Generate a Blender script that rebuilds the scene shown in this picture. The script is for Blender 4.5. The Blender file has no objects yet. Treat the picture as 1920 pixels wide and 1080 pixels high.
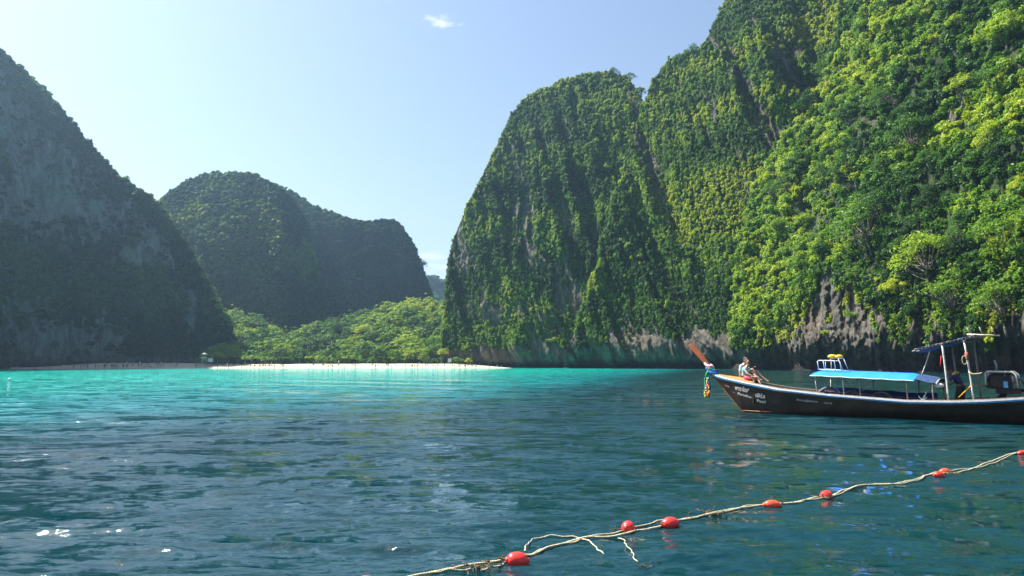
import bpy, bmesh, math, random
import numpy as np
from mathutils import Vector, Matrix

S = bpy.context.scene
COL = S.collection
RNG = np.random.default_rng(7)
random.seed(7)

# ------------------------------------------------------------------ camera
CAMZ = 1.9
PITCH = math.atan(141 / 1397)
FPX = 1397.0
cd = bpy.data.cameras.new('camera'); cam = bpy.data.objects.new('camera', cd); COL.objects.link(cam)
cd.sensor_width = 36; cd.lens = 36 * FPX / 1920
cd.clip_start = 0.1; cd.clip_end = 20000
cam.location = (0, 0, CAMZ); cam.rotation_euler = (math.pi / 2 + PITCH, 0, 0)
S.camera = cam

# ------------------------------------------------------------------ sky and sun
SUN_AZ = math.radians(-68)      # measured from +Y towards +X: the sun stands to the left, ahead of the camera
SUN_EL = math.radians(54)
w = bpy.data.worlds.new('World'); S.world = w; w.use_nodes = True
nt = w.node_tree; N = nt.nodes; Lk = nt.links
bg = N['Background']
sky = N.new('ShaderNodeTexSky'); sky.sky_type = 'NISHITA'; sky.sun_disc = False
sky.sun_elevation = SUN_EL; sky.sun_rotation = SUN_AZ
sky.air_density = 1.0; sky.dust_density = 1.7; sky.ozone_density = 0.3; sky.altitude = 0
bg.inputs['Strength'].default_value = 0.066
def dirvec(px, py):
    X = (px - 960) / FPX; Z = -(py - 540) / FPX
    c, s_ = math.cos(PITCH), math.sin(PITCH)
    v = Vector((X, c - Z * s_, s_ + Z * c)); return v.normalized()
# one small cumulus puff and thin streaks low over the gap, as far sky
tc = N.new('ShaderNodeTexCoord')
def cloud(px, py, wid, hei, scale, thr, gain):
    d = dirvec(px, py); rt = d.cross(Vector((0, 0, 1))).normalized(); up = rt.cross(d).normalized()
    def dot(v, k):
        n = N.new('ShaderNodeVectorMath'); n.operation = 'DOT_PRODUCT'; Lk.new(tc.outputs['Generated'], n.inputs[0]); n.inputs[1].default_value = v
        m = N.new('ShaderNodeMath'); m.operation = 'MULTIPLY'; Lk.new(n.outputs['Value'], m.inputs[0]); m.inputs[1].default_value = 1 / k; return m.outputs[0]
    a = dot(rt, wid / FPX); b = dot(up, hei / FPX)
    cb = N.new('ShaderNodeCombineXYZ'); Lk.new(a, cb.inputs[0]); Lk.new(b, cb.inputs[1])
    dp = N.new('ShaderNodeVectorMath'); dp.operation = 'DOT_PRODUCT'; Lk.new(tc.outputs['Generated'], dp.inputs[0]); dp.inputs[1].default_value = d
    ft = N.new('ShaderNodeMath'); ft.operation = 'GREATER_THAN'; Lk.new(dp.outputs['Value'], ft.inputs[0]); ft.inputs[1].default_value = 0
    ln = N.new('ShaderNodeVectorMath'); ln.operation = 'LENGTH'; Lk.new(cb.outputs[0], ln.inputs[0])
    no = N.new('ShaderNodeTexNoise'); no.inputs['Scale'].default_value = scale; no.inputs['Detail'].default_value = 6; Lk.new(cb.outputs[0], no.inputs['Vector'])
    m1 = N.new('ShaderNodeMath'); m1.operation = 'MULTIPLY_ADD'; Lk.new(ln.outputs['Value'], m1.inputs[0]); m1.inputs[1].default_value = -0.45; Lk.new(no.outputs['Fac'], m1.inputs[2])
    mr = N.new('ShaderNodeMapRange'); mr.clamp = True; Lk.new(m1.outputs[0], mr.inputs[0]); mr.inputs[1].default_value = thr; mr.inputs[2].default_value = thr + .35; mr.inputs[4].default_value = gain
    m2 = N.new('ShaderNodeMath'); m2.operation = 'MULTIPLY'; Lk.new(mr.outputs[0], m2.inputs[0]); Lk.new(ft.outputs[0], m2.inputs[1])
    return m2.outputs[0]
cur = sky.outputs[0]
for args in ((826, 40, 42, 20, 1.6, .22, .55), (805, 478, 70, 14, 1.3, .20, .35), (835, 500, 60, 12, 1.7, .2, .3)):
    f = cloud(*args); mx = N.new('ShaderNodeMixRGB'); Lk.new(f, mx.inputs[0]); Lk.new(cur, mx.inputs[1]); mx.inputs[2].default_value = (7.6, 7.9, 8.4, 1); cur = mx.outputs[0]
Lk.new(cur, bg.inputs['Color'])

sd = Vector((math.sin(SUN_AZ) * math.cos(SUN_EL), math.cos(SUN_AZ) * math.cos(SUN_EL), math.sin(SUN_EL)))
sl = bpy.data.lights.new('sun', 'SUN'); sl.energy = 5.0; sl.angle = math.radians(.53); sl.color = (1, .955, .88)
so = bpy.data.objects.new('sun', sl); COL.objects.link(so); so.rotation_euler = sd.to_track_quat('Z', 'Y').to_euler()
S.view_settings.view_transform = 'Standard'; S.view_settings.look = 'None'; S.view_settings.gamma = 1; S.view_settings.use_curve_mapping = False
S.view_settings.exposure = 1.62
cy = S.cycles
cy.use_denoising = True; cy.max_bounces = 6; cy.diffuse_bounces = 2; cy.glossy_bounces = 3; cy.transmission_bounces = 3; cy.volume_bounces = 0
cy.caustics_reflective = False; cy.caustics_refractive = False; cy.sample_clamp_indirect = 4
cy.volume_step_rate = 4

# ------------------------------------------------------------------ numpy noise
def _hash(ix, iy, seed):
    h = (ix.astype(np.int64) * 374761393 + iy.astype(np.int64) * 668265263 + seed * 1442695041) & 0xFFFFFFFF
    h = ((h ^ (h >> 13)) * 1274126177) & 0xFFFFFFFF
    h = h ^ (h >> 16)
    return (h & 0xFFFFFF) / float(0xFFFFFF)
def vn(x, y, seed=0):
    x = np.asarray(x, float); y = np.asarray(y, float)
    x0 = np.floor(x); y0 = np.floor(y); fx = x - x0; fy = y - y0
    u = fx * fx * (3 - 2 * fx); v = fy * fy * (3 - 2 * fy)
    a = _hash(x0, y0, seed); b = _hash(x0 + 1, y0, seed); c = _hash(x0, y0 + 1, seed); d = _hash(x0 + 1, y0 + 1, seed)
    return (a * (1 - u) + b * u) * (1 - v) + (c * (1 - u) + d * u) * v
def fbm(x, y, seed=0, oct=4):
    r = 0; a = 1; t = 0
    for o in range(oct):
        r = r + a * vn(x * 2 ** o + 17.3 * o, y * 2 ** o + 5.1 * o, seed + o * 31); t += a; a *= .5
    return r / t
def ridged(x, y, seed=0, oct=3):
    r = 0; a = 1; t = 0
    for o in range(oct):
        r = r + a * (1 - np.abs(2 * vn(x * 2 ** o + 9.7 * o, y * 2 ** o, seed + o * 13) - 1)); t += a; a *= .5
    return r / t
def sstep(a, b, x):
    t = np.clip((x - a) / (b - a), 0, 1); return t * t * (3 - 2 * t)
def blob(px, py, cx, cy_, rx, ry):
    return np.exp(-(((px - cx) / rx) ** 2 + ((py - cy_) / ry) ** 2))

def pix2ae(px, py):
    X = (np.asarray(px, float) - 960) / FPX; Z = -(np.asarray(py, float) - 540) / FPX
    c, s_ = math.cos(PITCH), math.sin(PITCH)
    x = X; y = c - Z * s_; z = s_ + Z * c
    return np.arctan2(x, y), z / np.hypot(x, y)
def world2pix(P):
    c, s_ = math.cos(PITCH), math.sin(PITCH)
    x = P[..., 0]; y = P[..., 1]; z = P[..., 2] - CAMZ
    f = y * c + z * s_; u = -y * s_ + z * c
    f = np.maximum(f, .1)
    return 960 + FPX * x / f, 540 - FPX * u / f

# ------------------------------------------------------------------ object helpers
def setp(o, label=None, cat=None, group=None, kind=None):
    if label: o['label'] = label
    if cat: o['category'] = cat
    if group: o['group'] = group
    if kind: o['kind'] = kind
    return o
def link(name, me, mat=None, parent=None, loc=None):
    o = bpy.data.objects.new(name, me); COL.objects.link(o)
    if mat is not None:
        for m in (mat if isinstance(mat, (list, tuple)) else [mat]): me.materials.append(m)
    if parent is not None: o.parent = parent
    if loc is not None: o.location = loc
    return o
def empty(name, loc=(0, 0, 0), rot=(0, 0, 0)):
    o = bpy.data.objects.new(name, None); COL.objects.link(o); o.location = loc; o.rotation_euler = rot; o.empty_display_size = .2; return o
def npmesh(name, V, F, smooth=True):
    me = bpy.data.meshes.new(name); V = np.asarray(V, np.float32); F = np.asarray(F, np.int32)
    k = F.shape[1]
    me.vertices.add(len(V)); me.vertices.foreach_set('co', V.ravel())
    me.loops.add(F.size); me.loops.foreach_set('vertex_index', F.ravel())
    me.polygons.add(len(F)); me.polygons.foreach_set('loop_start', np.arange(0, F.size, k, dtype=np.int32))
    try: me.polygons.foreach_set('loop_total', np.full(len(F), k, np.int32))
    except Exception: pass
    me.update(calc_edges=True); me.validate()
    if smooth: me.polygons.foreach_set('use_smooth', np.ones(len(F), bool))
    return me
def gridfaces(nr, nc, wrap=False):
    i = np.arange(nr - 1)[:, None]; j = np.arange(nc if wrap else nc - 1)[None, :]
    j2 = (j + 1) % nc
    a = i * nc + j; b = i * nc + j2; c = (i + 1) * nc + j2; d = (i + 1) * nc + j
    return np.stack([a, b, c, d], -1).reshape(-1, 4)

# ------------------------------------------------------------------ materials
def newmat(name):
    m = bpy.data.materials.new(name); m.use_nodes = True
    return m, m.node_tree.nodes, m.node_tree.links, m.node_tree.nodes['Principled BSDF']
def ramp(N, stops, interp='LINEAR'):
    r = N.new('ShaderNodeValToRGB'); r.color_ramp.interpolation = interp
    while len(r.color_ramp.elements) > 1: r.color_ramp.elements.remove(r.color_ramp.elements[-1])
    r.color_ramp.elements[0].position = stops[0][0]; r.color_ramp.elements[0].color = (*stops[0][1], 1)
    for p, c in stops[1:]:
        e = r.color_ramp.elements.new(p); e.color = (*c, 1)
    return r
def simple(name, col, rough=.6, var=.25, scale=8, metal=0, bump=0, spec=.4):
    """base colour with soft mottling and optional fine relief"""
    m, N, L, b = newmat(name)
    tc = N.new('ShaderNodeTexCoord'); no = N.new('ShaderNodeTexNoise'); no.inputs['Scale'].default_value = scale; no.inputs['Detail'].default_value = 5
    L.new(tc.outputs['Object'], no.inputs['Vector'])
    lo = tuple(c * (1 - var) for c in col); hi = tuple(min(1, c * (1 + var * .7)) for c in col)
    r = ramp(N, [(.3, lo), (.7, hi)]); L.new(no.outputs['Fac'], r.inputs[0]); L.new(r.outputs[0], b.inputs['Base Color'])
    b.inputs['Roughness'].default_value = rough; b.inputs['Metallic'].default_value = metal; b.inputs['Specular IOR Level'].default_value = spec
    if bump:
        bp = N.new('ShaderNodeBump'); bp.inputs['Strength'].default_value = bump; bp.inputs['Distance'].default_value = .02
        L.new(no.outputs['Fac'], bp.inputs['Height']); L.new(bp.outputs[0], b.inputs['Normal'])
    return m

GREENS = {
    'lush': [(0, (.012, .034, .010)), (.3, (.030, .088, .014)), (.55, (.075, .165, .018)), (.8, (.155, .255, .020)), (1, (.28, .33, .022))],
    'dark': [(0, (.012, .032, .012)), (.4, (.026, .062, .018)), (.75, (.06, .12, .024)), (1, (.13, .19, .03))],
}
def leafmat(name, pal, inst=True, trans=.38, spec=.2):
    m, N, L, b = newmat(name); N.remove(b)
    out = [n for n in N if n.type == 'OUTPUT_MATERIAL'][0]
    oi = N.new('ShaderNodeObjectInfo')
    geo = N.new('ShaderNodeNewGeometry')
    if inst:
        at = N.new('ShaderNodeAttribute'); at.attribute_type = 'INSTANCER'; at.attribute_name = 'tint'; base = at.outputs['Fac']
    else:
        sp = N.new('ShaderNodeSeparateColor'); L.new(oi.outputs['Color'], sp.inputs[0]); base = sp.outputs[0]
    a1 = N.new('ShaderNodeMath'); a1.operation = 'MULTIPLY_ADD'; L.new(geo.outputs['Random Per Island'], a1.inputs[0]); a1.inputs[1].default_value = .34; L.new(base, a1.inputs[2])
    a2 = N.new('ShaderNodeMath'); a2.operation = 'MULTIPLY_ADD'; L.new(oi.outputs['Random'], a2.inputs[0]); a2.inputs[1].default_value = .2; L.new(a1.outputs[0], a2.inputs[2])
    a3 = N.new('ShaderNodeMath'); a3.operation = 'SUBTRACT'; L.new(a2.outputs[0], a3.inputs[0]); a3.inputs[1].default_value = .27
    r = ramp(N, GREENS[pal]); L.new(a3.outputs[0], r.inputs[0])
    bs = N.new('ShaderNodeBsdfPrincipled'); L.new(r.outputs[0], bs.inputs['Base Color']); bs.inputs['Roughness'].default_value = .5; bs.inputs['Specular IOR Level'].default_value = spec
    tr = N.new('ShaderNodeBsdfTranslucent')
    hs = N.new('ShaderNodeMixRGB'); hs.blend_type = 'MULTIPLY'; hs.inputs[0].default_value = 1; L.new(r.outputs[0], hs.inputs[1]); hs.inputs[2].default_value = (1.9, 1.8, .9, 1)
    L.new(hs.outputs[0], tr.inputs['Color'])
    mx = N.new('ShaderNodeMixShader'); mx.inputs[0].default_value = trans; L.new(bs.outputs[0], mx.inputs[1]); L.new(tr.outputs[0], mx.inputs[2])
    L.new(mx.outputs[0], out.inputs['Surface'])
    return m
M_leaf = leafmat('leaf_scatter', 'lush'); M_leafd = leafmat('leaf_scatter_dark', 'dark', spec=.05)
M_tree = leafmat('leaf_tree', 'lush', inst=False)
M_bark = simple('bark', (.17, .14, .11), .85, .4, 3, bump=.5)

def rockmat(name, pale, dark, warm, mossy=.5, low=True):
    m, N, L, b = newmat(name)
    tc = N.new('ShaderNodeTexCoord'); geo = N.new('ShaderNodeNewGeometry')
    def mp(sx, sy, sz):
        q = N.new('ShaderNodeMapping'); q.inputs['Scale'].default_value = (sx, sy, sz); L.new(tc.outputs['Object'], q.inputs[0]); return q.outputs[0]
    n1 = N.new('ShaderNodeTexNoise'); n1.inputs['Scale'].default_value = 1; n1.inputs['Detail'].default_value = 8; n1.inputs['Roughness'].default_value = .62; L.new(mp(.5, .5, .10), n1.inputs['Vector'])
    n2 = N.new('ShaderNodeTexNoise'); n2.inputs['Scale'].default_value = 1; n2.inputs['Detail'].default_value = 9; n2.inputs['Roughness'].default_value = .7; L.new(mp(.9, .9, .55), n2.inputs['Vector'])
    n3 = N.new('ShaderNodeTexNoise'); n3.inputs['Scale'].default_value = 1; n3.inputs['Detail'].default_value = 5; L.new(mp(.07, .07, .04), n3.inputs['Vector'])
    r1 = ramp(N, [(.28, dark), (.5, tuple((a + c) / 2 for a, c in zip(dark, pale))), (.72, pale)]); L.new(n1.outputs['Fac'], r1.inputs[0])
    r3 = ramp(N, [(.5, (0, 0, 0)), (.68, (1, 1, 1))]); L.new(n3.outputs['Fac'], r3.inputs[0])
    mw = N.new('ShaderNodeMixRGB'); L.new(r1.outputs[0], mw.inputs[1]); mw.inputs[2].default_value = (*warm, 1)
    mf = N.new('ShaderNodeMath'); mf.operation = 'MULTIPLY'; L.new(r3.outputs[0], mf.inputs[0]); L.new(n2.outputs['Fac'], mf.inputs[1]); L.new(mf.outputs[0], mw.inputs[0])
    # moss and small plants rooted where the face leans back
    at = N.new('ShaderNodeAttribute'); at.attribute_name = 'veg'
    ad = N.new('ShaderNodeMath'); ad.operation = 'MULTIPLY_ADD'; L.new(n2.outputs['Fac'], ad.inputs[0]); ad.inputs[1].default_value = 1.3; L.new(at.outputs['Fac'], ad.inputs[2])
    rv = ramp(N, [(.95, (0, 0, 0)), (1.0, (1, 1, 1))]);
    sb = N.new('ShaderNodeMath'); sb.operation = 'MULTIPLY'; L.new(ad.outputs[0], sb.inputs[0]); sb.inputs[1].default_value = mossy * 1.6; L.new(sb.outputs[0], rv.inputs[0])
    mg = N.new('ShaderNodeMixRGB'); L.new(rv.outputs[0], mg.inputs[0]); L.new(mw.outputs[0], mg.inputs[1])
    gr = ramp(N, [(.3, (.02, .04, .012)), (.7, (.06, .09, .02))]); L.new(n1.outputs['Fac'], gr.inputs[0]); L.new(gr.outputs[0], mg.inputs[2])
    col = mg.outputs[0]
    if low:   # the foot of the cliff is coloured darker, with a ragged upper edge
        sx = N.new('ShaderNodeSeparateXYZ'); L.new(tc.outputs['Object'], sx.inputs[0])
        a = N.new('ShaderNodeMath'); a.operation = 'MULTIPLY_ADD'; L.new(n2.outputs['Fac'], a.inputs[0]); a.inputs[1].default_value = -3; L.new(sx.outputs[2], a.inputs[2])
        mr = N.new('ShaderNodeMapRange'); L.new(a.outputs[0], mr.inputs[0]); mr.inputs[1].default_value = -.6; mr.inputs[2].default_value = 1.6
        ml = N.new('ShaderNodeMixRGB'); L.new(mr.outputs[0], ml.inputs[0]); ml.inputs[1].default_value = (.018, .018, .017, 1); L.new(col, ml.inputs[2]); col = ml.outputs[0]
    L.new(col, b.inputs['Base Color']); b.inputs['Roughness'].default_value = .88; b.inputs['Specular IOR Level'].default_value = .25
    bp = N.new('ShaderNodeBump'); bp.inputs['Strength'].default_value = 1; bp.inputs['Distance'].default_value = 1.6
    vo = N.new('ShaderNodeTexVoronoi'); vo.feature = 'DISTANCE_TO_EDGE'; vo.inputs['Scale'].default_value = 1; wv = N.new('ShaderNodeVectorMath'); wv.operation = 'MULTIPLY_ADD'; L.new(n2.outputs['Color'], wv.inputs[0]); wv.inputs[1].default_value = (1.6, 1.6, 1.6); L.new(mp(.4, .4, .2), wv.inputs[2]); L.new(wv.outputs[0], vo.inputs['Vector'])
    cr = ramp(N, [(0, (.25, .25, .25)), (.09, (1, 1, 1))]); L.new(vo.outputs['Distance'], cr.inputs[0])
    mc = N.new('ShaderNodeMixRGB'); mc.blend_type = 'MULTIPLY'; mc.inputs[0].default_value = .5; L.new(col, mc.inputs[1]); L.new(cr.outputs[0], mc.inputs[2]); L.new(mc.outputs[0], b.inputs['Base Color'])
    ah = N.new('ShaderNodeMath'); ah.operation = 'ADD'; L.new(n1.outputs['Fac'], ah.inputs[0]); L.new(n2.outputs['Fac'], ah.inputs[1])
    L.new(ah.outputs[0], bp.inputs['Height']); L.new(bp.outputs[0], b.inputs['Normal'])
    return m
M_rock = rockmat('limestone_near', (.21, .185, .15), (.034, .031, .027), (.17, .10, .05), .5)
M_rockL = rockmat('limestone_left', (.25, .26, .26), (.04, .045, .045), (.28, .22, .16), .42)
M_rockF = rockmat('limestone_far', (.2, .2, .19), (.07, .075, .07), (.2, .17, .12), .7, low=False)

# ------------------------------------------------------------------ massifs: rock bodies with real depth
class Massif:
    """a rock body round the bay: polar rows from its foot to its crest, then over the top and down behind"""
    def __init__(self, name, mat, px0, px1, step, skyl, foot, nrow, lean, relief, label=None, back=140, pw=1.0, veg=None, footz=-2.5, nback=14):
        ncol = int((px1 - px0) / step) + 1
        px = np.linspace(px0, px1, ncol)
        sp = np.array(skyl, float); fp = np.array(foot, float)
        o = np.argsort(sp[:, 0]);
        spx = sp[:, 0]; spy = sp[:, 1]
        skyv = np.interp(px, spx, spy)
        skyv = skyv + (fbm(px / 14, px * 0, 91) - .5) * 9 + (fbm(px / 4, px * 0, 95) - .5) * 5
        az, _ = pix2ae(px, np.full(ncol, 681.))
        _, e1 = pix2ae(px, skyv)
        R0 = np.interp(px, fp[:, 0], fp[:, 1])
        e0 = (footz - CAMZ) / R0
        e1 = np.maximum(e1, (footz + .2 - CAMZ) / R0)
        v = np.linspace(0, 1, nrow) ** pw
        E = e0[None] + (e1 - e0)[None] * v[:, None]
        A = np.repeat(az[None], nrow, 0); PX = np.repeat(px[None], nrow, 0)
        H = E * R0[None]                            # approximate height above eye
        hh = H + CAMZ
        s = np.cumsum(np.hypot(np.gradient(R0 * np.sin(az)), np.gradient(R0 * np.cos(az))))
        SS = np.repeat(s[None], nrow, 0)
        Htop = (e1 * R0 + CAMZ)
        fr = np.clip(hh / np.maximum(Htop[None], 4), 0, 1)
        R = R0[None] + lean(PX, hh, fr, Htop[None]) - relief(SS, hh, PX, fr)
        Z = CAMZ + R * E
        # behind the crest
        q = (np.arange(1, nback + 1) / nback)[:, None]
        Rb = R[-1][None] + back * q ** 1.3
        zt = Z[-1][None]
        Zb = zt * (1 - q ** 2.2 * 1.02) + (fbm(s[None] / 15 + q * 3, q * 7 + s[None] * 0, 5) - .5) * 3 * np.minimum(1, np.abs(zt) / 20) - q * 2.0
        Zb = np.minimum(Zb, CAMZ + Rb * e1[None] - .25)
        R = np.vstack([R, Rb]); Z = np.vstack([Z, Zb]); A = np.vstack([A, np.repeat(az[None], nback, 0)])
        P = np.stack([R * np.sin(A), R * np.cos(A), Z], -1)
        self.P = P; self.nr, self.nc = P.shape[:2]; self.nrow = nrow; self.s = s
        du = np.gradient(P, axis=1); dv = np.gradient(P, axis=0)
        n = np.cross(du, dv); ln = np.linalg.norm(n, axis=-1, keepdims=True); n = n / np.maximum(ln, 1e-9)
        view = P - np.array([0, 0, CAMZ]); flip = (n * view).sum(-1) > 0
        n[:nrow][flip[:nrow]] *= -1
        n[nrow:][n[nrow:, :, 2] < 0] *= -1
        self.n = n
        self.area = np.minimum(ln[..., 0], 60)
        ppx, ppy = world2pix(P); self.ppx, self.ppy = ppx, ppy
        SSf = np.repeat(s[None], self.nr, 0); self.S = SSf
        self.veg = np.clip(veg(self, ppx, ppy, SSf, P[..., 2], n), 0, 1)
        F = gridfaces(self.nr, self.nc)[:, ::-1]
        me = npmesh(name, P.reshape(-1, 3), F)
        at = me.attributes.new('veg', 'FLOAT', 'POINT'); at.data.foreach_set('value', self.veg.ravel().astype(np.float32))
        self.o = link(name, me, mat); setp(self.o, label=label, kind='structure')
    def sample(self, n, rng, minz=1.0, rows=None, w=None):
        W = self.area * self.veg ** 1.3
        W = W * (self.P[..., 2] > minz)
        W[self.nrow + 2:] *= .25
        if w is not None: W = W * w
        c = np.cumsum(W.ravel()); k = np.searchsorted(c, rng.random(n) * c[-1]); k = np.minimum(k, W.size - 1)
        i, j = np.unravel_index(k, W.shape)
        i2 = np.minimum(i + 1, self.nr - 1); j2 = np.minimum(j + 1, self.nc - 1)
        a = rng.random(n)[:, None]; b = rng.random(n)[:, None]
        P = (self.P[i, j] * (1 - a) + self.P[i2, j] * a) * (1 - b) + (self.P[i, j2] * (1 - a) + self.P[i2, j2] * a) * b
        return P, self.n[i, j], i, j

# ------------------------------------------------------------------ leaf clumps
def leaves(centres, radii, nper, size, rng, flat=.8, shell=.45, aspect=1.5, updir=.45):
    """many small folded leaf faces spread through the volume of several sub-clumps"""
    V = []; 
    for c, r in zip(centres, radii):
        d = rng.normal(size=(nper, 3)); d /= np.linalg.norm(d, axis=1)[:, None]
        d[:, 2] = np.where(d[:, 2] < -.35, -d[:, 2], d[:, 2])
        rr = r * (shell + (1 - shell) * rng.random(nper) ** .6)
        pos = c + d * rr[:, None] * np.array([1, 1, flat])
        nn = d + np.array([0, 0, updir]) + rng.normal(size=(nper, 3)) * .45; nn /= np.linalg.norm(nn, axis=1)[:, None]
        t = np.cross(nn, rng.normal(size=(nper, 3))); t /= np.linalg.norm(t, axis=1)[:, None]; b = np.cross(nn, t)
        sz = size * (.6 + .8 * rng.random(nper))[:, None]
        q = np.stack([pos - t * sz * aspect * .5, pos + b * sz * .38 + nn * sz * .08, pos + t * sz * aspect * .5 - nn * sz * .12, pos - b * sz * .38 + nn * sz * .08], 1)
        V.append(q)
    V = np.concatenate(V).reshape(-1, 3)
    return V, np.arange(len(V)).reshape(-1, 4)
def clump_mesh(name, nsub, nper, R, subr, size, rng, flat=.75, hang=0):
    c = rng.normal(size=(nsub, 3)); c /= np.linalg.norm(c, axis=1)[:, None]; c *= (R - subr) * rng.random((nsub, 1)) ** .4
    c[:, 2] = c[:, 2] * flat
    if hang: c[:, 2] -= rng.random(nsub) * hang
    V, F = leaves(c, subr * (.7 + .6 * rng.random(nsub)), nper, size, rng)
    return npmesh(name, V, F, smooth=False)
PROTO = bpy.data.collections.new('leaf_clump_sources')       # not linked to the scene: only a source of shapes
def protos(tag, n, mat, **k):
    c = bpy.data.collections.new('clumps_' + tag)
    for i in range(n):
        me = clump_mesh('%s_%02d' % (tag, i), rng=np.random.default_rng(100 + i), **k); me.materials.append(mat)
        c.objects.link(bpy.data.objects.new('%s_%02d' % (tag, i), me))
    return c
SC = {
    'small': protos('small', 6, M_leaf, nsub=8, nper=20, R=1.0, subr=.42, size=.27),
    'fine': protos('fine', 6, M_leaf, nsub=11, nper=30, R=1.0, subr=.38, size=.17),
    'dark': protos('dark', 6, M_leafd, nsub=7, nper=13, R=1.0, subr=.5, size=.44),
    'vine': protos('vine', 5, M_leaf, nsub=7, nper=18, R=.8, subr=.38, size=.26, hang=1.6),
}
def scatter(name, coll, P, scale, tint, rng, label, cat='foliage', tilt=.35):
    n = len(P)
    me = bpy.data.meshes.new(name); me.vertices.add(n); me.vertices.foreach_set('co', P.astype(np.float32).ravel())
    rot = np.stack([rng.normal(0, tilt, n), rng.normal(0, tilt, n), rng.random(n) * 6.283], 1).astype(np.float32)
    a = me.attributes.new('rot', 'FLOAT_VECTOR', 'POINT'); a.data.foreach_set('vector', rot.ravel())
    a = me.attributes.new('scl', 'FLOAT_VECTOR', 'POINT'); a.data.foreach_set('vector', scale.astype(np.float32).ravel())
    a = me.attributes.new('tint', 'FLOAT', 'POINT'); a.data.foreach_set('value', tint.astype(np.float32))
    a = me.attributes.new('idx', 'INT', 'POINT'); a.data.foreach_set('value', rng.integers(0, 50, n).astype(np.int32))
    o = link(name, me); setp(o, label, cat, kind='stuff')
    ng = bpy.data.node_groups.new(name + '_nodes', 'GeometryNodeTree')
    ng.interface.new_socket('Geometry', in_out='INPUT', socket_type='NodeSocketGeometry'); ng.interface.new_socket('Geometry', in_out='OUTPUT', socket_type='NodeSocketGeometry')
    G = ng.nodes; l = ng.links
    gi = G.new('NodeGroupInput'); go = G.new('NodeGroupOutput'); ip = G.new('GeometryNodeInstanceOnPoints'); ci = G.new('GeometryNodeCollectionInfo')
    ci.inputs['Collection'].default_value = coll; ci.inputs['Separate Children'].default_value = True; ci.inputs['Reset Children'].default_value = True
    def na(nm, ty):
        q = G.new('GeometryNodeInputNamedAttribute'); q.data_type = ty; q.inputs['Name'].default_value = nm; return [x for x in q.outputs if x.enabled][0]
    l.new(gi.outputs[0], ip.inputs['Points']); l.new(ci.outputs[0], ip.inputs['Instance']); ip.inputs['Pick Instance'].default_value = True
    l.new(na('idx', 'INT'), ip.inputs['Instance Index']); l.new(na('rot', 'FLOAT_VECTOR'), ip.inputs['Rotation']); l.new(na('scl', 'FLOAT_VECTOR'), ip.inputs['Scale'])
    l.new(ip.outputs[0], go.inputs[0])
    md = o.modifiers.new('scatter', 'NODES'); md.node_group = ng
    return o
# ================================================================== THE SETTING
# ---- left cliff (standing in its own shade), the hills behind the beach, the cliffs on the right
def L_relief(s, h, px, fr):
    a = 1 - .4 * fr
    r = 14.0 * (fbm(s / 26, h / 45, 3) - .5) + 9 * (ridged((s + .25 * h) / 9, h / 40, 11) - .5) + 3.4 * (fbm(s / 2.6, h / 11, 12) - .5) + .9 * (fbm(s / 1.1, h / 1.6, 17) - .5)
    notch = -3.5 * np.exp(-((h - 1.2) / 2.2) ** 2) * (fbm(s / 9, h * 0, 44) + .3)
    return (r * 1.2 + notch) * sstep(-1, 8, h + 3)
def L_veg(M, px, py, s, z, n):
    forest = sstep(-60, 40, py - (430 + (px - 0) * .27) + (fbm(px / 60, py / 40, 7) - .5) * 160)     # wooded lower slope
    top = sstep(60, 15, py - np.interp(px, [-300, 0, 60, 100, 150, 200, 260, 290, 330, 400, 440], [-200, 105, 160, 205, 265, 315, 355, 385, 450, 570, 690]) + (fbm(px / 30, py / 30, 8) - .5) * 50)
    rock_low = blob(px, py, 130, 640, 110, 40) + blob(px, py, 30, 600, 60, 60) * .7 + 1.2 * blob(px, py, 358, 585, 12, 42)
    v = np.maximum(forest, top) * .95 + .35 * sstep(.5, .68, fbm(s / 9, z / 16, 9)) + sstep(.25, .6, n[..., 2]) * .3
    v = v - 1.1 * rock_low
    return v * sstep(3, 7, z)
ML = Massif('left_cliff', M_rockL, -420, 442, 2.1,
    [(-420, -180), (-150, 0), (0, 121), (60, 174), (100, 218), (150, 277), (200, 325), (260, 364), (290, 393), (330, 450), (370, 510), (400, 570), (420, 605), (432, 645), (440, 690), (445, 700)],
    [(-420, 250), (0, 318), (100, 322), (200, 325), (330, 330), (400, 334), (445, 336)], 210,
    lambda px, h, fr, Ht: .22 * np.maximum(h, 0) + .0022 * np.maximum(h - 20, 0) ** 2, L_relief, veg=L_veg, back=120)

def M_relief(s, h, px, fr):
    return 11 * (fbm(s / 42, h / 80, 21) - .5) + 5 * (ridged(s / 14, h / 60, 22) - .5) + 2.2 * (fbm(s / 4, h / 8, 23) - .5)
def M_veg(M, px, py, s, z, n):
    hi = sstep(60, 10, py - np.interp(px, [280, 330, 380, 440, 500, 560, 620, 700, 760, 800], [385, 345, 325, 323, 350, 400, 410, 412, 430, 520]) + (fbm(px / 40, py / 40, 8) - .5) * 60)
    return .45 + hi * .6 + .5 * sstep(.4, .65, fbm(s / 20, z / 30, 29)) + blob(px, py, 370, 450, 70, 90) * .6
MM = Massif('middle_hill', M_rockF, 225, 640, 2.2,
    [(225, 480), (285, 375), (320, 350), (345, 334), (380, 325), (440, 323), (470, 330), (500, 345), (540, 372), (565, 420), (580, 470), (592, 520), (605, 580), (620, 640), (640, 680)],
    [(225, 470), (400, 450), (520, 440), (640, 470)], 130,
    lambda px, h, fr, Ht: .10 * np.maximum(h, 0) + .0080 * np.maximum(h - 52, 0) ** 2, M_relief, veg=M_veg, back=150)
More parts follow.
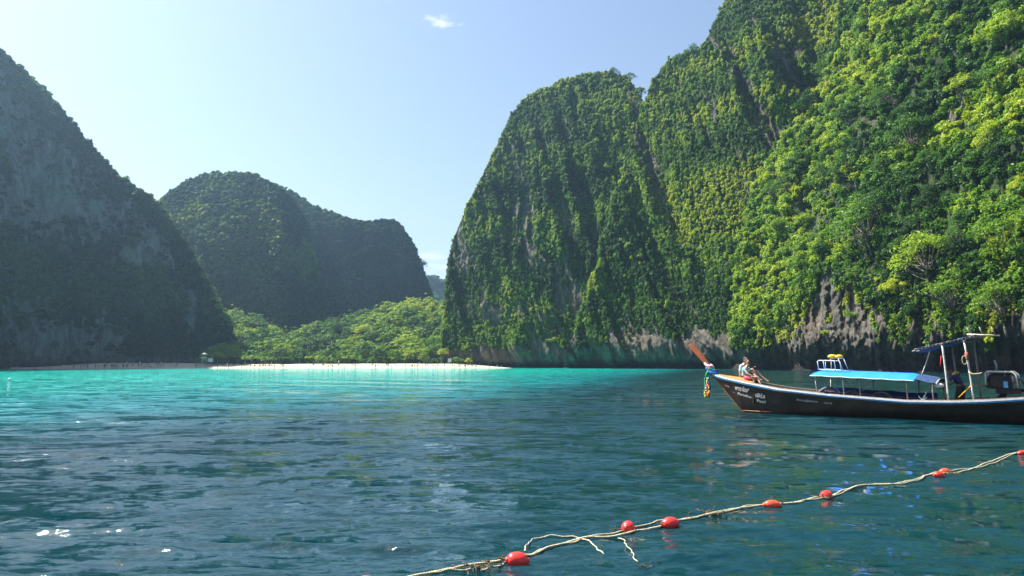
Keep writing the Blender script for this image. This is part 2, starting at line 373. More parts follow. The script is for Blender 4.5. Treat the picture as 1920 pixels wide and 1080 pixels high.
MN = Massif('back_hill', M_rockF, 360, 840, 2.2,
    [(360, 350), (500, 345), (545, 362), (580, 385), (620, 402), (670, 414), (700, 412), (735, 410), (752, 425), (768, 455), (785, 492), (800, 535), (812, 580), (822, 630), (835, 680)],
    [(360, 560), (600, 540), (750, 525), (840, 520)], 120,
    lambda px, h, fr, Ht: .10 * np.maximum(h, 0) + .010 * np.maximum(h - 80, 0) ** 2, M_relief, veg=M_veg, back=160)
MG = Massif('far_hill', M_rockF, 760, 980, 2.4,
    [(760, 540), (795, 521), (810, 516), (825, 524), (850, 530), (900, 535), (980, 560)],
    [(760, 880), (980, 880)], 60, lambda px, h, fr, Ht: .9 * np.maximum(h, 0), M_relief, veg=lambda M, px, py, s, z, n: np.full(px.shape, .9), back=200)

def warp(s, h, k): return 16 * (fbm(s / 34, h / 26, k) - .5) + 4 * (fbm(s / 9, h / 8, k + 1) - .5)
def A_relief(s, h, px, fr):
    q = s + .33 * h + warp(s, h, 131)
    r = 10 * (fbm(q / 24, h / 70, 31) - .5) + (3 + 8 * sstep(.3, .7, fbm(q / 20, h / 28, 38))) * (ridged(q / 9, h / 60, 32) - .5) + 4.5 * (ridged(q / 3.6, h / 18, 33) - .5) + 1.6 * (fbm(s / 1.5, h / 2.6, 34) - .5)
    notch = -2.8 * np.exp(-((h - .6) / 1.5) ** 2)
    bulge = .7 * np.exp(-((h - 6) / 3.5) ** 2)
    return r * (.5 + .5 * sstep(0, 9, h)) + notch + bulge
def A_veg(M, px, py, s, z, n):
    q = s + .33 * z + warp(s, z, 131)
    v = -.10 + .40 * sstep(.45, .62, fbm(q / 2.4, z / 20, 137)) + .85 * sstep(.40, .6, ridged(q / 9, z / 60, 32)) + .35 * sstep(.4, .6, fbm(s / 7, z / 10, 35)) + .35 * sstep(.1, .5, n[..., 2])
    v = v - 1.0 * blob(px, py, 930, 588, 75, 26) - .6 * blob(px, py, 1040, 600, 45, 40) - .45 * blob(px, py, 1040, 250, 40, 60) - .5 * blob(px, py, 1060, 500, 18, 90)
    v = v + .5 * blob(px, py, 1150, 430, 70, 110) + .4 * blob(px, py, 880, 640, 60, 25) + .9 * sstep(250, 190, py + (px - 1000) * .3)
    return v * sstep(6.5, 11, z + 5 * (fbm(s / 7, z * 0, 36) - .5))
MA = Massif('tall_cliff', M_rock, 822, 1320, 1.9,
    [(822, 700), (826, 690), (829, 640), (832, 600), (836, 545), (841, 490), (850, 445), (872, 390), (900, 335), (918, 300), (935, 265), (958, 212), (985, 186), (1010, 170), (1060, 150), (1100, 140), (1150, 134), (1185, 145), (1205, 172), (1235, 215), (1320, 300)],
    [(822, 318), (900, 308), (1000, 297), (1100, 287), (1200, 279), (1320, 275)], 230,
    lambda px, h, fr, Ht: .10 * np.maximum(h, 0) + .0016 * np.maximum(h - 30, 0) ** 2 + np.where(px < 1180, 0, 0), A_relief, veg=A_veg, back=110)

def B_relief(s, h, px, fr):
    q = s + .52 * h + warp(s, h, 141)
    r = 10 * (fbm(q / 22, h / 80, 41) - .5) + (4 + 9 * sstep(.3, .7, fbm(q / 20, h / 32, 39))) * (ridged(q / 9.5, h / 80, 42) - .5) + 5.0 * (ridged(q / 3.4, h / 24, 43) - .5) + 1.6 * (fbm(s / 1.2, h / 2.0, 44) - .5)
    notch = -3.6 * np.exp(-((h - .9) / 1.8) ** 2) - 4 * np.exp(-((h - 3) / 3.) ** 2) * sstep(.55, .7, fbm(s / 12, s * 0, 45))
    bulge = 1.4 * np.exp(-((h - 7.5) / 4) ** 2)
    hollow = -9 * np.exp(-((px - (1570 - h * .2)) / 60) ** 2) * sstep(25, 60, h)
    return r * (.5 + .5 * sstep(0, 10, h)) + notch + bulge + hollow
def B_veg(M, px, py, s, z, n):
    q = s + .52 * z + warp(s, z, 141)
    v = -.08 + .42 * sstep(.45, .62, fbm(q / 2.4, z / 20, 147)) + .9 * sstep(.40, .62, ridged(q / 9.5, z / 90, 42)) + .35 * sstep(.42, .6, fbm(s / 6, z / 8, 47)) + .3 * sstep(.1, .5, n[..., 2])
    v = v - .7 * blob(px, py, 1490, 115, 45, 60) - .6 * blob(px, py, 1400, 300, 16, 60) + .6 * blob(px, py, 1300, 430, 60, 110) - .55 * blob(px, py, 1390, 430, 14, 90) + .4 * sstep(180, 60, py)
    edge = 7 + 9 * fbm(s / 9, s * 0, 48) - 6 * sstep(.55, .7, fbm(s / 5, s * 0, 49))
    return v * sstep(edge - 1, edge + 3, z)
MB = Massif('ribbed_cliff', M_rock, 1050, 1760, 1.9,
    [(1050, 700), (1056, 690), (1063, 670), (1067, 642), (1081, 622), (1086, 588), (1104, 566), (1108, 522), (1126, 494), (1130, 446), (1147, 418), (1153, 366), (1172, 336), (1180, 288), (1197, 262), (1207, 212), (1237, 145), (1262, 113), (1300, 97), (1328, 90), (1348, 60), (1376, 5), (1400, -50), (1440, -110), (1500, -170), (1760, -260)],
    [(1050, 279), (1150, 268), (1280, 256), (1400, 240), (1500, 232), (1760, 222)], 250,
    lambda px, h, fr, Ht: .16 * np.maximum(h, 0) + .0010 * np.maximum(h - 30, 0) ** 2, B_relief, veg=B_veg, back=120)

def C_relief(s, h, px, fr):
    hi = sstep(18, 42, h)
    q = s + .35 * h
    tree = 20 * (fbm(q / 17, h / 26, 51) - .5) + 9.0 * 1.2 * (fbm(s / 7, h / 9, 52) - .5)
    rock = 7 * (fbm(s / 15, h / 22, 53) - .5) + 5.0 * (ridged(s / 6, h / 14, 54) - .5) + 3.0 * (ridged(s / 2.6, h / 5, 55) - .5) + 2.3 * (fbm(s / 1.0, h / 1.0, 56) - .5)
    notch = -6.0 * np.exp(-((h - 1.6) / 2.4) ** 2) - 7 * np.exp(-((h - 3.5) / 3.2) ** 2) * sstep(.42, .6, fbm(s / 13, s * 0, 57))
    bulge = 2.5 * np.exp(-((h - 9) / 4) ** 2)
    return tree * hi + rock * (1 - hi * .8) * (.5 + .5 * sstep(0, 8, h)) + notch + bulge
def C_edge(px):   # lower edge of the greenery, in metres above the sea
    return np.interp(px, [1370, 1400, 1440, 1500, 1540, 1600, 1680, 1760, 1840, 1920, 2300], [6, 7, 8, 13, 24, 18, 10, 8, 7, 9, 14])
def C_veg(M, px, py, s, z, n):
    e = C_edge(px) + (fbm(s / 8, z / 30, 58) - .5) * 8
    v = .62 + .5 * sstep(.35, .6, fbm(s / 9, z / 9, 59))
    v = v - .7 * blob(px, py, 1770, 260, 18, 45) - .5 * blob(px, py, 1640, 110, 16, 40) - .5 * blob(px, py, 1590, 430, 40, 60) * 0
    return v * sstep(e - 2, e + 4, z) + .12 * sstep(.55, .7, fbm(s / 4, z / 5, 60)) * sstep(7, 10, z)
MC = Massif('wooded_cliff', M_rock, 1366, 2320, 2.0,
    [(1366, 700), (1372, 690), (1380, 610), (1392, 510), (1410, 420), (1432, 350), (1460, 300), (1490, 255), (1520, 228), (1548, 200), (1576, 130), (1598, 60), (1622, 0), (1660, -60), (1740, -150), (1900, -240), (2320, -330)],
    [(1366, 236), (1450, 222), (1500, 208), (1600, 192), (1700, 178), (1800, 166), (1920, 152), (2100, 132), (2320, 112)], 270,
    lambda px, h, fr, Ht: .10 * np.minimum(np.maximum(h, 0), 22) + .42 * np.maximum(h - 22, 0) + .0012 * np.maximum(h - 40, 0) ** 2, C_relief, veg=C_veg, back=120)

# ---- foliage that grows as one mass on each face
def tintmap(P, lo, hi, sc, seed):
    f = fbm(P[:, 0] / sc + P[:, 1] / sc * .6, P[:, 2] / sc, seed, 3)
    return lo + (hi - lo) * sstep(.3, .7, f)
def cover(M, name, coll, n, size, zs, lo, hi, sc, label, seed, out=.35, minz=2, wfun=None, tilt=.35):
    rng = np.random.default_rng(seed)
    wv = wfun(M) if wfun else None
    P, n_, i, j = M.sample(n, rng, minz, w=wv)
    sz = size[0] + (size[1] - size[0]) * rng.random(len(P)) ** 1.8
    P = P + n_ * (sz * out)[:, None]
    sc3 = np.stack([sz, sz, sz * (zs[0] + (zs[1] - zs[0]) * rng.random(len(P)))], 1)
    tint = tintmap(P, lo, hi, sc, seed) + rng.normal(0, .09, len(P))
    return scatter(name, coll, P, sc3, tint, rng, label, tilt=tilt)
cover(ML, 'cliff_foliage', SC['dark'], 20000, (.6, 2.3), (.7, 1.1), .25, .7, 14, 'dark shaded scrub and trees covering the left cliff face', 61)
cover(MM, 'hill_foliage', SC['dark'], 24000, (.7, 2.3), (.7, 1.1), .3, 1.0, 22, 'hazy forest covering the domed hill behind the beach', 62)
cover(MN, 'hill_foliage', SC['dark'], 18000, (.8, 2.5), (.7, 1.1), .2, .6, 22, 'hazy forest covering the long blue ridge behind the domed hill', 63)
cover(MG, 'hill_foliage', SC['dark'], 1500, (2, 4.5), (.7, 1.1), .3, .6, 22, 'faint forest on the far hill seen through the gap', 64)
cover(MA, 'cliff_foliage', SC['small'], 34000, (.28, 1.05), (1.0, 2.1), .26, .85, 12, 'creepers and small bushes clinging to the tall cliff beside the beach', 65, tilt=.2)
cover(MB, 'cliff_foliage', SC['small'], 52000, (.26, .95), (1.0, 2.3), .34, 1.05, 12, 'bright creepers hanging in ribs down the fluted cliff', 66, tilt=.2)
cover(MA, 'cliff_bushes', SC['fine'], 600, (.6, 1.7), (.9, 1.8), .2, .7, 12, 'larger bushes rooted on the ledges of the tall cliff', 73)
cover(MB, 'cliff_bushes', SC['fine'], 900, (.6, 1.7), (.9, 1.9), .3, .95, 12, 'larger bushes rooted on the ledges of the fluted cliff', 74)
cover(MC, 'cliff_foliage', SC['fine'], 11000, (.8, 2.6), (.8, 1.4), .15, .85, 10, 'dense leafy undergrowth covering the wooded cliff on the right', 67)
cover(MC, 'hanging_vines', SC['vine'], 2800, (.7, 1.6), (.9, 1.6), .5, 1.0, 8, 'yellow green vines hanging over the bare rock foot of the wooded cliff', 68, minz=7,
      wfun=lambda M: sstep(16, 3, np.abs(M.P[..., 2] - C_edge(M.ppx))) , tilt=.12)

# ---- the sea: one sheet to the horizon with real waves near the camera
def make_sea():
    az = np.concatenate([np.linspace(-math.pi, math.radians(-42), 50, endpoint=False), np.linspace(math.radians(-42), math.radians(42), 900, endpoint=False), np.linspace(math.radians(42), math.pi, 50, endpoint=False)])
    rows = np.concatenate([CAMZ * 745 / np.linspace(330, 4.5, 430), [400, 480, 600, 800, 1200, 2500, 7000, 14000]])
    rows = np.concatenate([[.4, 1.5, 3.0], rows])
    R, A = np.meshgrid(rows, az, indexing='ij')
    X = R * np.sin(A); Y = R * np.cos(A)
    Z = np.zeros_like(X); DX = np.zeros_like(X); DY = np.zeros_like(X)
    spr = np.gradient(rows); loc = spr[:, None]
    rg = np.random.default_rng(5)
    wl = np.concatenate([np.exp(rg.uniform(math.log(.16), math.log(.8), 80)), np.exp(rg.uniform(math.log(.8), math.log(6), 30)), [11, 14, 9]])
    for l in wl:
        k = 2 * math.pi / l
        th = rg.normal(math.radians(255), .38 if l < 3 else .35) if rg.random() < .9 else rg.uniform(0, 6.28)
        amp = .0046 * l ** .92 * (.42 if l > 3 else (.46 if l > .5 else .5)) if l < 8 else .018
        ph = rg.random() * 6.28
        cx, cy_ = math.cos(th), math.sin(th)
        fade = sstep(.42, .2, loc / l)
        a = amp * fade
        gust = .45 + 1.1 * vn(X / 9 + l * 3, Y / 14, int(l * 97) % 17) if l < 2.5 else 1
        arg = k * (X * cx + Y * cy_) + ph
        Z += a * gust * np.cos(arg); q = -a * gust * .8 * np.sin(arg); DX += q * cx; DY += q * cy_
    global SEA_R, SEA_A, SEA_Z
    SEA_R, SEA_A, SEA_Z = rows, az, Z
    P = np.stack([X + DX, Y + DY, Z], -1)
    me = npmesh('sea', P.reshape(-1, 3), gridfaces(*X.shape, wrap=True)[:, ::-1])
    c = len(me.vertices)
    m, N, L, b = newmat('sea_water')
    tc = N.new('ShaderNodeTexCoord'); sx = N.new('ShaderNodeSeparateXYZ'); L.new(tc.outputs['Object'], sx.inputs[0])
    def noise(scale, det, sxyz=(1, 1, 1), rough=.55):
        mp = N.new('ShaderNodeMapping'); mp.inputs['Scale'].default_value = sxyz; L.new(tc.outputs['Object'], mp.inputs[0])
        n = N.new('ShaderNodeTexNoise'); n.inputs['Scale'].default_value = scale; n.inputs['Detail'].default_value = det; n.inputs['Roughness'].default_value = rough; L.new(mp.outputs[0], n.inputs['Vector']); return n.outputs['Fac']
    # shallow sand lies under the far water: turquoise; deep water in front: blue green
    nb = noise(.02, 3)
    a = N.new('ShaderNodeMath'); a.operation = 'MULTIPLY_ADD'; L.new(nb, a.inputs[0]); a.inputs[1].default_value = 40; L.new(sx.outputs[1], a.inputs[2])
    mr = N.new('ShaderNodeMapRange')
    # the water colour is made darker towards the right hand cliffs
    ax = N.new('ShaderNodeMapRange'); L.new(sx.outputs[0], ax.inputs[0]); ax.inputs[1].default_value = -48; ax.inputs[2].default_value = -2; ax.inputs[3].default_value = 0; ax.inputs[4].default_value = -55
    ay = N.new('ShaderNodeMapRange'); L.new(sx.outputs[0], ay.inputs[0]); ay.inputs[1].default_value = -2; ay.inputs[2].default_value = 55; ay.inputs[3].default_value = 0; ay.inputs[4].default_value = -185
    axy = N.new('ShaderNodeMath'); L.new(ax.outputs[0], axy.inputs[0]); L.new(ay.outputs[0], axy.inputs[1]); ax = axy
    a2 = N.new('ShaderNodeMath'); L.new(a.outputs[0], a2.inputs[0]); L.new(ax.outputs[0], a2.inputs[1])
    L.new(a2.outputs[0], mr.inputs[0]); mr.inputs[1].default_value = -12; mr.inputs[2].default_value = 118
    r = ramp(N, [(0, (.001, .024, .031)), (.10, (.001, .052, .064)), (.20, (.0012, .115, .128)), (.36, (.0015, .175, .175)), (.55, (.002, .235, .21)), (1, (.003, .33, .265))])
    L.new(mr.outputs[0], r.inputs[0])
    L.new(r.outputs[0], b.inputs['Base Color']); b.inputs['Roughness'].default_value = .05; b.inputs['IOR'].default_value = 1.43; b.inputs['Specular IOR Level'].default_value = .5
    b1 = N.new('ShaderNodeBump'); b1.inputs['Strength'].default_value = 1; b1.inputs['Distance'].default_value = .016; L.new(noise(8, 3, (1, 1.5, 1)), b1.inputs['Height'])
    # farther out, where the mesh is coarse, chop is carried by tilting the normal directly
    dist = N.new('ShaderNodeMapRange'); L.new(sx.outputs[1], dist.inputs[0]); dist.inputs[1].default_value = 8; dist.inputs[2].default_value = 30; dist.inputs[3].default_value = .3; dist.inputs[4].default_value = 1
    def tilt(scale, sxyz, k, seed):
        mp = N.new('ShaderNodeMapping'); mp.inputs['Scale'].default_value = sxyz; mp.inputs['Location'].default_value = (seed, seed * 2, 0); L.new(tc.outputs['Object'], mp.inputs[0])
        n = N.new('ShaderNodeTexNoise'); n.inputs['Scale'].default_value = scale; n.inputs['Detail'].default_value = 2; L.new(mp.outputs[0], n.inputs['Vector'])
        v = N.new('ShaderNodeVectorMath'); v.operation = 'SUBTRACT'; L.new(n.outputs['Color'], v.inputs[0]); v.inputs[1].default_value = (.5, .5, .5)
        q = N.new('ShaderNodeVectorMath'); q.operation = 'MULTIPLY'; L.new(v.outputs[0], q.inputs[0]); q.inputs[1].default_value = (k, k, 0)
        ab = N.new('ShaderNodeVectorMath'); ab.operation = 'ABSOLUTE'; L.new(v.outputs[0], ab.inputs[0])      # mostly gentle slopes with few steep little faces
        pw = N.new('ShaderNodeVectorMath'); pw.operation = 'MULTIPLY_ADD'; L.new(ab.outputs[0], pw.inputs[0]); pw.inputs[1].default_value = (7, 9, 0); pw.inputs[2].default_value = (.12, .18, 0)
        m_ = N.new('ShaderNodeVectorMath'); m_.operation = 'MULTIPLY'; L.new(q.outputs[0], m_.inputs[0]); L.new(pw.outputs[0], m_.inputs[1]); return m_.outputs[0]
    gust = N.new('ShaderNodeMapRange'); L.new(noise(.05, 3, (1, 2.2, 1)), gust.inputs[0]); gust.inputs[1].default_value = .35; gust.inputs[2].default_value = .65; gust.inputs[3].default_value = .65; gust.inputs[4].default_value = 1.15
    # crisp little wind waves: each facet leans one way or the other, never past the slope at which a wave breaks
    def facets(scale, sxyz, k, seed, det=3):
        mp = N.new('ShaderNodeMapping'); mp.inputs['Scale'].default_value = sxyz; mp.inputs['Location'].default_value = (seed, seed * 2, 0); mp.inputs['Rotation'].default_value = (0, 0, .22 * math.sin(seed)); L.new(tc.outputs['Object'], mp.inputs[0])
        n = N.new('ShaderNodeTexNoise'); n.inputs['Scale'].default_value = scale; n.inputs['Detail'].default_value = det; n.inputs['Distortion'].default_value = .6; L.new(mp.outputs[0], n.inputs['Vector'])
        mq = N.new('ShaderNodeMapRange'); mq.data_type = 'FLOAT_VECTOR'; mq.interpolation_type = 'SMOOTHSTEP'; L.new(n.outputs['Color'], mq.inputs['Vector'])
        mq.inputs[7].default_value = (.38, .40, .3); mq.inputs[8].default_value = (.62, .60, .7); mq.inputs[9].default_value = (-k * .45, -k, 0); mq.inputs[10].default_value = (k * .45, k, 0)
        return mq.outputs['Vector']
    f1 = N.new('ShaderNodeVectorMath'); L.new(facets(.75, (.55, 1.5, 1), .19, 3), f1.inputs[0]); L.new(facets(2.3, (.55, 1.45, 1), .21, 8), f1.inputs[1])
    f2 = N.new('ShaderNodeVectorMath'); L.new(f1.outputs[0], f2.inputs[0]); L.new(facets(6.0, (.6, 1.3, 1), .14, 5), f2.inputs[1])
    f3 = N.new('ShaderNodeVectorMath'); L.new(f2.outputs[0], f3.inputs[0]); f3.inputs[1].default_value = (0, -.05, 0)
    sc_ = N.new('ShaderNodeVectorMath'); sc_.operation = 'SCALE'; L.new(f3.outputs[0], sc_.inputs[0]); L.new(gust.outputs[0], sc_.inputs['Scale'])
    a3 = N.new('ShaderNodeVectorMath'); L.new(sc_.outputs[0], a3.inputs[0]); L.new(b1.outputs[0], a3.inputs[1])
    nz = N.new('ShaderNodeVectorMath'); nz.operation = 'NORMALIZE'; L.new(a3.outputs[0], nz.inputs[0])
    L.new(nz.outputs[0], b.inputs['Normal'])
    o = link('sea', me, m); setp(o, 'blue green choppy sea turning turquoise towards the beach', kind='structure')
make_sea()

# ---- sand and the ground behind it
def polar_sheet(name, mat, px0, px1, nc, rows, zf, label):
    px = np.linspace(px0, px1, nc); az, _ = pix2ae(px, np.full(nc, 681.))
    q = np.linspace(0, 1, rows)
    RA, RB = zf['r'](px)
    R = RA[None] + (RB - RA)[None] * q[:, None]; A = np.repeat(az[None], rows, 0)
    X = R * np.sin(A); Y = R * np.cos(A); Z = zf['z'](px[None] + 0 * R, q[:, None] + 0 * R, X, Y)
    P = np.stack([X, Y, Z], -1)
    o = link(name, npmesh(name, P.reshape(-1, 3), gridfaces(rows, nc)[:, ::-1]), mat); setp(o, label, kind='structure')
    return P
m, N, L, b = newmat('sand')
tc = N.new('ShaderNodeTexCoord'); no = N.new('ShaderNodeTexNoise'); no.inputs['Scale'].default_value = .6; no.inputs['Detail'].default_value = 8; L.new(tc.outputs['Object'], no.inputs['Vector'])
r = ramp(N, [(.3, (.36, .30, .22)), (.65, (.47, .40, .31))]); L.new(no.outputs['Fac'], r.inputs[0]); L.new(r.outputs[0], b.inputs['Base Color']); b.inputs['Roughness'].default_value = .9
bp = N.new('ShaderNodeBump'); bp.inputs['Distance'].default_value = .1; L.new(no.outputs['Fac'], bp.inputs['Height']); L.new(bp.outputs[0], b.inputs['Normal'])
M_sand = m
M_soil = simple('leaf_litter_soil', (.10, .085, .05), .95, .4, .4, bump=.4)
def beach_z(px, q, X, Y):
    t = np.interp(px, [60, 120, 190, 340, 400, 850, 900, 950, 1000], [.35, .6, .95, .95, .85, .85, .6, .25, -.1])
    return -.5 + 2.6 * t * sstep(0, .8, q) ** .9 + .12 * (fbm(X / 5, Y / 5, 3) - .5)
BEACH = dict(r=lambda px: (np.interp(px, [0, 450, 820, 1000], [287, 289, 284, 283]) + 2.0 * (fbm(px / 40, px * 0, 77) - .5), np.interp(px, [0, 420, 830, 1000], [325, 330, 312, 296])), z=beach_z)
polar_sheet('beach', M_sand, 20, 1000, 300, 26, BEACH, 'narrow pale sand beach at the head of the bay')
def grove_top(px): return np.interp(px, [380, 410, 440, 480, 530, 560, 620, 700, 760, 800, 840, 870], [14, 22, 21, 17, 10, 12, 17, 23, 29, 28, 27, 27])
def ground_z(px, q, X, Y):
    return 1.7 + grove_top(px) * sstep(.08, .95, q) + 1.5 * (fbm(X / 14, Y / 14, 6) - .5) * sstep(0, .2, q)
GROUND = dict(r=lambda px: (np.full(px.shape, 311.) + np.interp(px, [380, 430, 830, 860], [8, 5, -4, -6]), np.full(px.shape, 440.)), z=ground_z)
GP = polar_sheet('forest_floor', M_soil, 330, 865, 160, 60, GROUND, 'shaded forest floor rising behind the beach')
# sand spit and seabed under everything

def undergrowth():
    rng = np.random.default_rng(71); n = 5200
    i = rng.integers(2, GP.shape[0] - 1, n); j = rng.integers(10, GP.shape[1] - 2, n); P = GP[i, j] + rng.normal(0, .8, (n, 3)) * [1, 1, 0]
    sz = rng.uniform(1.0, 2.6, n); P[:, 2] += sz * .35
    scatter('undergrowth', SC['fine'], P, np.stack([sz, sz, sz * rng.uniform(.9, 1.5, n)], 1), tintmap(P * [1, 1, 3], .2, .75, 14, 9) + rng.normal(0, .08, n), rng, 'leafy undergrowth filling the slope between the grove trees')
undergrowth()
# ================================================================== TREES AND BUSHES
def tube(path, radii, seg=7, cap=True):
    path = np.asarray(path, float); n = len(path); radii = np.broadcast_to(radii, (n,)) if np.ndim(radii) else np.full(n, radii)
    t = np.gradient(path, axis=0); t /= np.maximum(np.linalg.norm(t, axis=1)[:, None], 1e-9)
    ref = np.array([0, 0, 1.]) if abs(t[0, 2]) < .9 else np.array([1., 0, 0])
    V = []
    a = np.cross(t[0], ref); a /= np.linalg.norm(a)
    for i in range(n):
        a = a - t[i] * a.dot(t[i]); a /= np.linalg.norm(a); b = np.cross(t[i], a)
        th = np.arange(seg) / seg * 2 * math.pi
        V.append(path[i] + radii[i] * (np.cos(th)[:, None] * a + np.sin(th)[:, None] * b))
    V = np.concatenate(V); F = gridfaces(n, seg, wrap=True)
    if cap:
        k = len(V); V = np.vstack([V, path[0], path[-1]]); i = np.arange(seg); j = (i + 1) % seg
        F = np.vstack([F, np.stack([j, i, np.full(seg, k), np.full(seg, k)], 1), np.stack([(n - 1) * seg + i, (n - 1) * seg + j, np.full(seg, k + 1), np.full(seg, k + 1)], 1)])
    return V, F
def vf2mesh(name, parts, smooth=True):
    """joins (V, F) shapes into one mesh; triangle caps written as degenerate quads are cleaned"""
    me = bpy.data.meshes.new(name); vs = []; fs = []; k = 0
    for V, F in parts:
        vs += [tuple(v) for v in V]
        for f in F:
            g = []
            for q in f:
                q = int(q) + k
                if q not in g: g.append(q)
            if len(g) > 2: fs.append(g)
        k += len(V)
    me.from_pydata(vs, [], fs); me.update()
    if smooth: me.polygons.foreach_set('use_smooth', [True] * len(me.polygons))
    return me
def bez(p0, p1, p2, n=6):
    t = np.linspace(0, 1, n)[:, None]; p0, p1, p2 = map(np.array, (p0, p1, p2))
    return (1 - t) ** 2 * p0 + 2 * t * (1 - t) * p1 + t * t * p2
def tree_meshes(name, seed, H, Rc, nb, nper, leaf, flat, trunk_r, sparse=False):
    """unit tree about H metres high: trunk with limbs running out to every leaf clump"""
    rg = np.random.default_rng(seed); cs = []; rs = []
    for i in range(nb):
        a = i * 2.4 + rg.random() * .7; q = math.sqrt((i + .5) / nb)
        rr = Rc * q * (.72 + .36 * rg.random())
        z = H * (.52 + .40 * (1 - q * q) * (.8 + .3 * rg.random())) + rg.normal(0, H * .045)
        cs.append((rr * math.cos(a), rr * math.sin(a), z)); rs.append(Rc * (.22 + .17 * rg.random()))
    cs = np.array(cs); rs = np.array(rs)
    V, F = leaves(cs, rs, nper, leaf, rg, flat=flat, shell=.35)
    # stray sprays round the edge keep the outline ragged
    k = rg.integers(0, nb, nb); c2 = cs[k] + rg.normal(size=(nb, 3)) * rs[k][:, None] * .8; V2, F2 = leaves(c2, rs[k] * .4, nper // 4, leaf, rg, flat=.8)
    crown = npmesh(name + '_crown', np.vstack([V, V2]), np.vstack([F, F2 + len(V)]), smooth=False); crown.materials.append(M_tree)
    lean = rg.normal(0, .05 * H, 2); top = np.array([lean[0], lean[1], H * .5]); parts = [tube(bez((0, 0, -1.2), (0, 0, H * .25), top), np.linspace(trunk_r * 1.35, trunk_r * .6, 6))]
    for c in cs[:: 1 if sparse else 2]:
        s0 = .35 + .6 * rg.random(); st = bez((0, 0, -1.2), (0, 0, H * .25), top, 21)[int(s0 * 20)]
        parts.append(tube(bez(st, (st + c) / 2 + [0, 0, -.06 * H], c, 5), np.linspace(trunk_r * .42, trunk_r * .1, 5), 5))
    tr = vf2mesh(name + '_trunk', parts); tr.materials.append(M_bark)
    return crown, tr
KIND = {
    'broad': [tree_meshes('broad_%d' % i, 200 + i, 9, 5.0, 26, 85, .40, .5, .26) for i in range(3)],
    'round': [tree_meshes('round_%d' % i, 220 + i, 8, 3.7, 22, 95, .34, .85, .22) for i in range(3)],
    'hill': [tree_meshes('hill_%d' % i, 240 + i, 6.5, 3.6, 24, 130, .24, .75, .17) for i in range(4)],
    'airy': [tree_meshes('airy_%d' % i, 260 + i, 8, 4.2, 34, 46, .26, .6, .16, True) for i in range(2)],
}
def tree(kind, i, loc, scale, tint, label, group=None, rotz=0, tilt=(0, 0), name='tree', zs=1.0, cat='tree'):
    cr, tr = KIND[kind][i % len(KIND[kind])]
    r = empty(name, loc, (tilt[0], tilt[1], rotz)); r.scale = (scale, scale, scale * zs); setp(r, label, cat, group)
    t = link('trunk', tr, parent=r); c = link('crown', cr, parent=r); c.color = (tint, tint, tint, 1)
    return r
def on_massif(M, px, py):
    d = (M.ppx[:M.nrow] - px) ** 2 + (M.ppy[:M.nrow] - py) ** 2
    i, j = np.unravel_index(np.argmin(d), d.shape); return M.P[i, j], M.n[i, j]
rg = np.random.default_rng(12)
def at_range_tree(px, R):
    az, e = pix2ae(px, 681.); return np.array([R * math.sin(az), R * math.cos(az), 1.6])
# ---- grove behind the beach
GPX, GPY = world2pix(GP)
TINTW = [('dark bluish green', .22), ('mid green', .42), ('bright yellow green', .74)]
k = 0
nr_, nc_ = GP.shape[:2]
for q in np.linspace(.03, .92, 10):
    xs = np.arange(396, 838, 27 - 6 * q) + rg.uniform(-7, 7, len(np.arange(396, 838, 27 - 6 * q)))
    for x in xs:
        qq = q + rg.normal(0, .02)
        j = int(np.clip((x - 330) / 535 * (nc_ - 1), 0, nc_ - 1)); i = int(np.clip(qq, 0, .97) * (nr_ - 1)); p = GP[i, j]
        if rg.random() < .10: continue
        front = q < .1
        kd = 'round' if rg.random() < (.6 if front else .35) else 'broad'
        tn = float(np.clip(.56 + .30 * (vn(x / 45, q * 6, 3) * 2 - 1) + rg.normal(0, .13) - (.12 if front else 0) + .18 * math.exp(-((x - 735) / 70) ** 2 - ((q - .25) / .3) ** 2), .12, .92))
        ci = 0 if tn < .36 else (1 if tn < .6 else 2)
        row = 'beside the sand' if front else ('halfway up the wooded slope' if q < .55 else 'on top of the wooded slope')
        lab = '%s %s tree %s' % (TINTW[ci][0], 'round crowned' if kd == 'round' else 'spreading', row)
        lab += ' ' + ('near the left cliff' if x < 500 else ('left of the middle' if x < 610 else ('right of the middle' if x < 725 else 'beside the tall cliff')))
        tree(kd, k, p + [0, 0, -.4], (.74 + .42 * rg.random()) * (.72 if front else 1), tn, lab, lab.replace('tree', 'trees'), rotz=rg.random() * 6.28); k += 1
# ---- sunlit trees down the right edge of the left cliff
for x, y, s_ in ((402, 566, .5), (410, 585, .6), (420, 600, .6), (428, 618, .75), (438, 612, .7), (452, 600, .6), (380, 520, .45), (368, 492, .45), (392, 545, .5), (412, 632, .6), (395, 640, .55), (372, 655, .5), (352, 662, .5), (330, 668, .45)):
    M_ = ML if x < 430 else MM
    if x < 430: p, n_ = on_massif(ML, x, y)
    else: p = GP[20, int((x - 330) / 535 * (nc_ - 1))] + [0, 0, 6]
    sh = y > 635  # sun and shade are also put into the leaf tint of these trees
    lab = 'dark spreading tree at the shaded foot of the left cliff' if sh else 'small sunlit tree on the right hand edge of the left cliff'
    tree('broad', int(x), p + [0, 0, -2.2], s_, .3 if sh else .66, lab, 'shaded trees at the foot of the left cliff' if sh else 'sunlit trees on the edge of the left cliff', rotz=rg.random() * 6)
for x, R_, s_, tn in ((386, 313, .5, .6), (398, 316, .62, .72), (408, 313, .55, .8), (418, 318, .72, .66), (428, 314, .6, .75), (437, 319, .78, .7), (447, 315, .6, .62), (410, 322, .85, .6), (424, 325, .95, .66), (398, 324, .75, .5)):
    tree('broad', int(x), at_range_tree(x, R_), s_, tn, 'bright tree in front of the right hand foot of the left cliff', 'bright trees in front of the right hand foot of the left cliff', rotz=rg.random() * 6)
